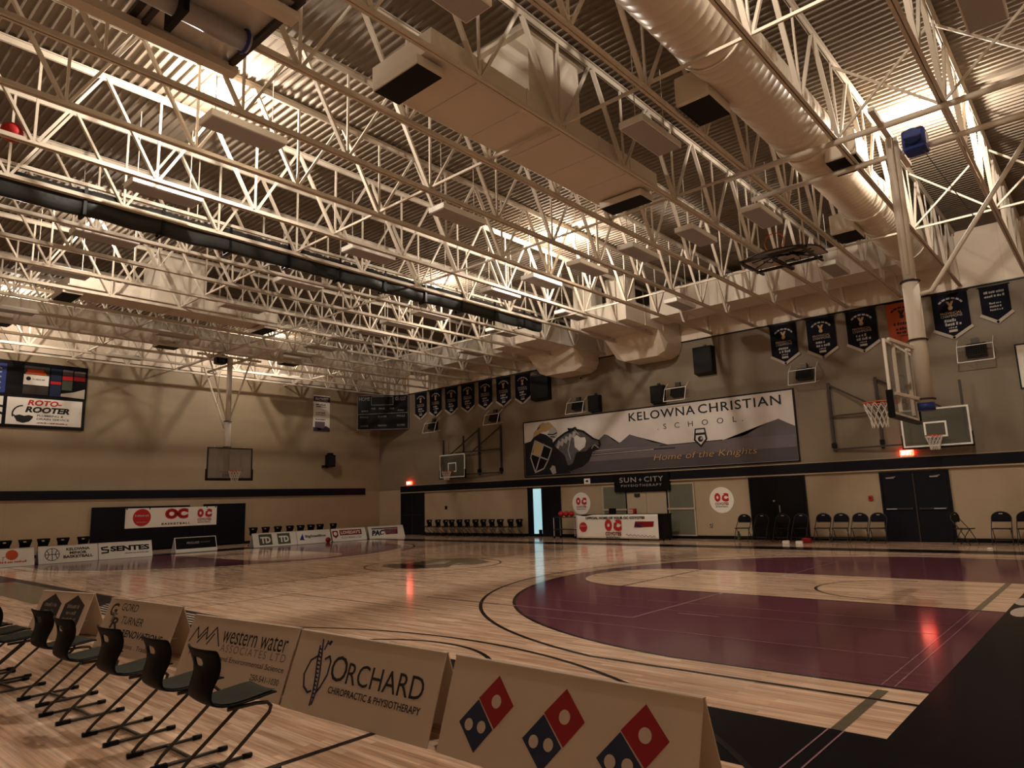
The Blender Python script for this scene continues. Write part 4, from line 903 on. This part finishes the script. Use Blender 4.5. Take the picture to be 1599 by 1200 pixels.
def p_red(f, L, SL):
    disc(f, 'ball_mark', 1.17, -.22, .17, -.006, ORANGE); text(f, 'KBLT', .55, -.4, .45, .13, -.006, ORANGE, shear=.2); squiggle(f, 1.2, -.48, .7, .08, -.006, ORANGE, 72)
def p_pro(f, L, SL):
    rect(f, 'dark_field', .03, L - .03, -.47, -.03, -.006, BLACK); text(f, 'PROLUXE', .45, -.28, .5, .09, -.009, SILVER, shear=.2, bold=.02); text(f, 'MOVERS', .98, -.26, .4, .06, -.009, GREYINK, shear=.2)
for lab, x0, x1, yo, pf in (('white A-frame board with orange ball logo at the left picture edge', -.06, 1.72, -.45, p_red), ('white A-frame board reading KELOWNA MINOR BASKETBALL', 1.87, 3.66, -.30, p_kmb), ('white A-frame board reading SENTES', 3.68, 5.47, -.30, p_sen), ('white A-frame board with black PROLUXE panel in front of the wall pad', 6.57, 8.22, .35, p_pro), ('white A-frame board with two dark TD squares', 9.6, 11.64, 0, p_td), ('white A-frame board reading BigSteelBox', 11.66, 13.38, 0, p_bsb), ("white A-frame board reading LOVEDAY'S", 13.46, 15.36, 0, p_lov), ('white A-frame board with purple and red PACWEST logo', 15.52, 17.7, 0, p_pac)):
    aboard(lab, (x0, YB + yo), (x1, YB + yo), BOARDW, G2, 0, paint=pf)

# ------------------------------------------------------------------ shell chairs on sled frames
def shell_chair(label, group):
    t = thing('shell_chair', label, 'chair', (0, 0, 0), 0, group)
    prof = [(-.235, .452, .36), (-.225, .462, .38), (-.16, .458, .40), (-.06, .446, .41), (.04, .438, .40), (.11, .440, .37), (.16, .458, .36), (.19, .492, .335), (.20, .535, .325), (.195, .58, .33), (.185, .63, .355), (.185, .68, .39), (.195, .725, .42), (.212, .765, .43), (.222, .785, .425)]
    nv = 8; bm = bmesh.new()
    V = [[bm.verts.new((wd * (j / nv - .5), y - (.05 if i > 6 else .0) * (abs(2 * j / nv - 1) ** 2) * min(1, (i - 6) / 4 if i > 6 else 0), z + (.012 * (2 * j / nv - 1) ** 2 if i < 7 else 0))) for j in range(nv + 1)] for i, (y, z, wd) in enumerate(prof)]
    for i in range(len(prof) - 1):
        for j in range(nv):
            if i == 11 and j in (3, 4): continue
            f = bm.faces.new((V[i][j], V[i + 1][j], V[i + 1][j + 1], V[i][j + 1])); f.smooth = True
    me = bpy.data.meshes.new('shell'); bm.to_mesh(me); bm.free(); me.materials.append(BLKPLASTIC)
    link('shell', me, t, solid=.016, subsurf=1)
    def pad(u, v):
        k = .5 + u * 5.2; i = int(k); fr = k - i
        y = prof[i][0] * (1 - fr) + prof[i + 1][0] * fr; z = prof[i][1] * (1 - fr) + prof[i + 1][1] * fr; wd = (prof[i][2] * (1 - fr) + prof[i + 1][2] * fr) * .86
        return (wd * (v - .5), y - (.004 if i > 4 else 0), z + .0145 + .012 * (2 * v - 1) ** 2 * .7)
    MB().sheet(pad, 10, 6).build('seat_pad', SEATPAD, t)
    for s in (-1, 1):
        x = s * .175
        MB().tube([(x * .85, .07, .424), (x * .95, -.10, .428), (x, -.17, .42), (x, -.195, .395), (x, -.185, .36), (x * 1.05, .165, .075), (x * 1.08, .20, .035), (x * 1.08, .19, .016), (x * 1.1, .10, .0155), (x * 1.1, -.23, .0155)], .0115, 10).build('sled_leg', CHROME if False else DKMETAL, t)
        MB().box(x * 1.1 - .018, x * 1.1 + .018, .13, .235, 0, .032).build('rear_glide', BLACK, t, bevel=.008)
        MB().tube([(x * 1.1, -.26, .017), (x * 1.1, -.20, .017)], .0165, 10).build('front_glide', BLACK, t)
    MB().bar((-.19, -.02, .0155), (.19, -.02, .0155), .016).build('crossbar', DKMETAL, t)
    return t
GN = 'near row of black shell chairs'
NEAR = [(-2.99, 2.96, 88, 'black shell chair closest to the camera, beside the western water board'), (-3.02, 3.60, 90, 'black shell chair second from the camera in the near row'), (-3.05, 4.36, 92, 'black shell chair third from the camera in the near row'), (-3.10, 5.22, 92, 'black shell chair fourth from the camera in the near row'), (-3.06, 5.98, 96, 'black shell chair fifth from the camera, before the dark hexagon board'), (-3.25, 6.80, 96, 'black shell chair sixth from the camera in the near row, at the left picture edge'), (-3.24, 7.32, 97, 'black shell chair seventh from the camera in the near row, at the left edge'), (-3.27, 7.86, 98, 'black shell chair farthest from the camera in the near row')]
ch0 = None
for x, y, a, lab in NEAR:
    if ch0 is None: ch0 = shell_chair(lab, GN); ch0.location = (x, y, 0); ch0.rotation_euler = (0, 0, math.radians(a))
    else: dup(ch0, (x, y, 0), math.radians(a), lab, GN)
YS = [25.4, 24.75, 24.2, 23.75, 23.2, 22.68, 22.1, 21.6, 21.05, 20.5, 19.88, 19.34]
for i, y in enumerate(YS):
    lab = 'black shell chair against the right wall, %s from the open door' % ORD[len(YS) - 1 - i]
    dup(ch0, (18.45, y, 0), RW + .06 * math.sin(i * 2.3), lab, 'shell chairs along the right wall')
for i, x in enumerate((1.3, 1.9, 2.45, 3.05, 3.7)):
    dup(ch0, (x, 27.6, 0), .05 * math.sin(i), 'black shell chair behind the KELOWNA MINOR BASKETBALL boards, %s from the left' % ORD[i], 'shell chairs behind the far boards')
for i, x in enumerate((10.45, 11.05, 11.65, 12.25, 12.8, 13.35, 13.85, 14.6)):
    dup(ch0, (x, 27.75, 0), .05 * math.sin(i), 'black shell chair behind the TD and BigSteelBox boards, %s from the left' % ORD[i], 'shell chairs behind the far boards')
# ------------------------------------------------------------------ folding chairs
def folding_chair(label, group):
    t = thing('folding_chair', label, 'chair', (0, 0, 0), 0, group)
    MB().prism([(-.21, -.20), (.21, -.20), (.21, .14), (.17, .19), (-.17, .19), (-.21, .14)], 'z', .43, .455).build('seat', BLACK, t, bevel=.008)
    pts = [(-.225, .62), (.225, .62)] + [(.225 * math.cos(a), .72 + .17 * math.sin(a)) for a in [PI * k / 12 for k in range(13)]]
    b = MB().prism(pts, 'y', .20, .218); b.build('backrest', NAVY, t)
    MB().box(-.045, .045, .195, .199, .83, .855).build('hand_slot', FRINGE, t)
    MB().tube([(-.235, -.24, 0), (-.235, -.02, .42), (-.232, .2, .70)] + [(.232 * math.cos(a), .209, .72 + .18 * math.sin(a)) for a in [PI - PI * k / 10 for k in range(11)]] + [(.232, .2, .70), (.235, -.02, .42), (.235, -.24, 0)], .0125, 8).build('front_frame', DKMETAL, t)
    for s in (-1, 1): MB().tube([(s * .205, -.05, .43), (s * .205, .24, 0)], .0115, 8).build('leg', DKMETAL, t)
    for y, z, x in ((-.16, .15, .235), (.17, .11, .205)): MB().bar((-x, y, z), (x, y, z), .014).build('stretcher', DKMETAL, t)
    return t
fc0 = None
for x, y, rz, lab in ((18.2, 6.12, RW, 'black folding chair right of the dark door, leftmost of four'), (18.2, 5.58, RW, 'black folding chair second from the dark door, of four'), (18.2, 5.02, RW, 'black folding chair third from the dark door, of four'), (18.2, 4.50, RW, 'black folding chair just left of the big double door'), (18.1, 8.72, RW, 'black folding chair at the left edge of the dark door'), (18.1, 8.1, RW, 'black folding chair before the dark door, second from its left edge'), (18.1, 7.4, RW, 'black folding chair before the dark door, behind the white box'), (18.1, 6.8, RW, 'black folding chair before the right edge of the dark door'), (18.1, 2.25, RW + 1.25, 'black folding chair turned sideways right of the big double door'), (18.2, 1.38, RW, 'black folding chair near the right picture edge, left of two'), (18.2, .80, RW, 'black folding chair at the right picture edge, right of two')):
    if fc0 is None: fc0 = folding_chair(lab, 'black folding chairs'); fc0.location = (x, y, 0); fc0.rotation_euler = (0, 0, rz)
    else: dup(fc0, (x, y, 0), rz, lab)
# ------------------------------------------------------------------ scorer's table, cart, small things
t = thing('scorers_table', 'long black scorers table with a white banner along its front', 'table', (17.6, 15.43, 0), RW)
MB().box(0, 3.95, 0, .65, .93, .97).build('tabletop', BLACK, t, bevel=.008); MB().box(.02, 3.93, .03, .05, .05, .93).build('front_panel', BLACK, t)
for a in (.02, 3.9): MB().box(a, a + .03, .05, .62, .05, .93).build('side_panel', BLACK, t)
for a in (.1, 3.85):
    for q in (.1, .55): MB().lathe([(.04, 0), (.04, .05)], 10, (a, q, 0)).build('foot', BLACK, t)
t = thing('table_banner', 'white OFFICIAL HOME OF YOUR OC COYOTES banner on the scorers table', 'banner', (17.57, 15.43, .06), RW)
def bsh(u, v): return (.02 + 3.72 * u, .005 - .012 * math.sin(PI * u * 3) * v - .006, .90 * v - .05 * v * math.exp(-((u - .12) / .07) ** 2))
MB().sheet(bsh, 30, 10).build('cloth', BOARDW, t, solid=.004)
text(t, 'OFFICIAL HOME OF YOUR OC COYOTES', .5, .73, 2.7, .1, -.03, INK, bold=.04); disc(t, 'red_disc', .38, .43, .19, -.03, RED); squiggle(t, .38, .45, .3, .05, -.033, SILVER, 5)
emblem(t, 1.78, .37, .72, -.03)
flat(t, 'logo_bar', [(2.78, .64), (3.58, .64), (3.54, .45), (2.72, .42)], -.03, DRED); text(t, 'PAC', 2.74, .42, .36, .16, -.033, BLUE, shear=.25, bold=.05)
strokes(t, 'script_lettering', [[(2.35 + k * .05, .14 + .035 * math.sin(k * 1.9) - .002 * k) for k in range(26)]], .014, -.03, INK)
t = thing('possession_box', 'small red and white box standing on the scorers table', 'box', (17.75, 13.05, .97), RW)
MB().box(0, .26, 0, .2, 0, .20).build('case', RED, t, bevel=.02); rect(t, 'pale_face', .02, .2, .02, .17, -.004, FRINGE); squiggle(t, .11, .08, .12, .04, -.006, RED, 5)
t = thing('laptop', 'dark low device lying on the scorers table', 'device', (17.9, 14.2, .97), RW)
MB().box(0, .34, 0, .24, 0, .02).build('base', BLACK, t); MB().bar((.0, .25, .12), (.34, .25, .12), .01, .2, (0, 0, 1)).build('screen', BLACK, t)
t = thing('equipment_cart', 'metal equipment cart with red gear left of the scorers table', 'cart', (17.9, 16.85, 0), RW)
for z in (.35, .85): MB().box(0, 1.15, 0, .5, z, z + .03).build('shelf', DKMETAL, t)
for a in (.02, 1.1):
    for q in (.02, .45): MB().bar((a, q, .1), (a, q, .86), .03).build('post', SILVER, t); MB().tube([(a - .015, q, .05), (a + .015, q, .05)], .05, 12).build('wheel', BLACK, t)
for k in range(3):
    bl = thing('ball', 'dark red ball on the equipment cart, %s from the left' % ORD[k], 'ball', (18.15, 16.6 - k * .27, .881 + .118), 0, 'balls on the equipment cart')
    MB().lathe([(.118 * math.sin(a) + .0005, -.118 * math.cos(a)) for a in [PI * i / 12 for i in range(13)]], 18).build('ball_skin', RED, bl)
t = thing('basketball', 'dark red ball lying in front of the BigSteelBox board', 'ball', (12.95, 25.85, .12))
MB().lathe([(.12 * math.sin(a) + .0005, -.12 * math.cos(a)) for a in [PI * i / 14 for i in range(15)]], 20).build('ball_skin', DRED, t)
for a in (0, PI / 2): MB().tube([(.1205 * math.cos(q) * math.cos(a), .1205 * math.cos(q) * math.sin(a), .1205 * math.sin(q)) for q in [2 * PI * k / 24 for k in range(24)]], .003, 5, close=True).build('seam', INK, t)
for lab, x, y in (('white carton on the floor before the dark door, left of two', 17.15, 7.05), ('white carton on the floor before the dark door, right of two', 17.1, 6.62)):
    t = thing('carton', lab, 'box', (x, y, 0), RW + .2, 'white cartons on the floor'); MB().box(0, .2, 0, .16, 0, .09).build('carton_body', BOARDW, t, bevel=.006); MB().bar((.02, .08, .094), (.18, .08, .10), .13, .005).build('flap', BOARDW, t)
t = thing('paper_cup', 'small white lid lying on the floor near the right edge', 'litter', (16.6, 1.5, 0)); MB().lathe([(.06, 0), (.07, .02), (.05, .035), (.001, .035)], 16).build('lid', BOARDW, t)
t = thing('water_bottle', 'dark bottle on the floor against the wall, left of the dark door', 'bottle', (18.6, 9.1, 0)); MB().lathe([(.05, 0), (.055, .02), (.055, .2), (.025, .26)], 14).build('bottle_body', TDG, t); MB().lathe([(.028, .26), (.028, .3), (.001, .3)], 12).build('cap', BLACK, t)
t = thing('gear_bag', 'small dark red bag on the floor under the leftmost folding chair', 'bag', (17.75, 6.50, 0), RW); MB().prism([(-.14, 0), (.14, 0), (.15, .1), (.1, .16), (-.1, .16), (-.15, .1)], 'y', -.1, .1).build('bag_body', DRED, t, bevel=.03); MB().tube([(-.07, 0, .15), (-.05, 0, .22), (.05, 0, .22), (.07, 0, .15)], .008, 6).build('bag_strap', INK, t)
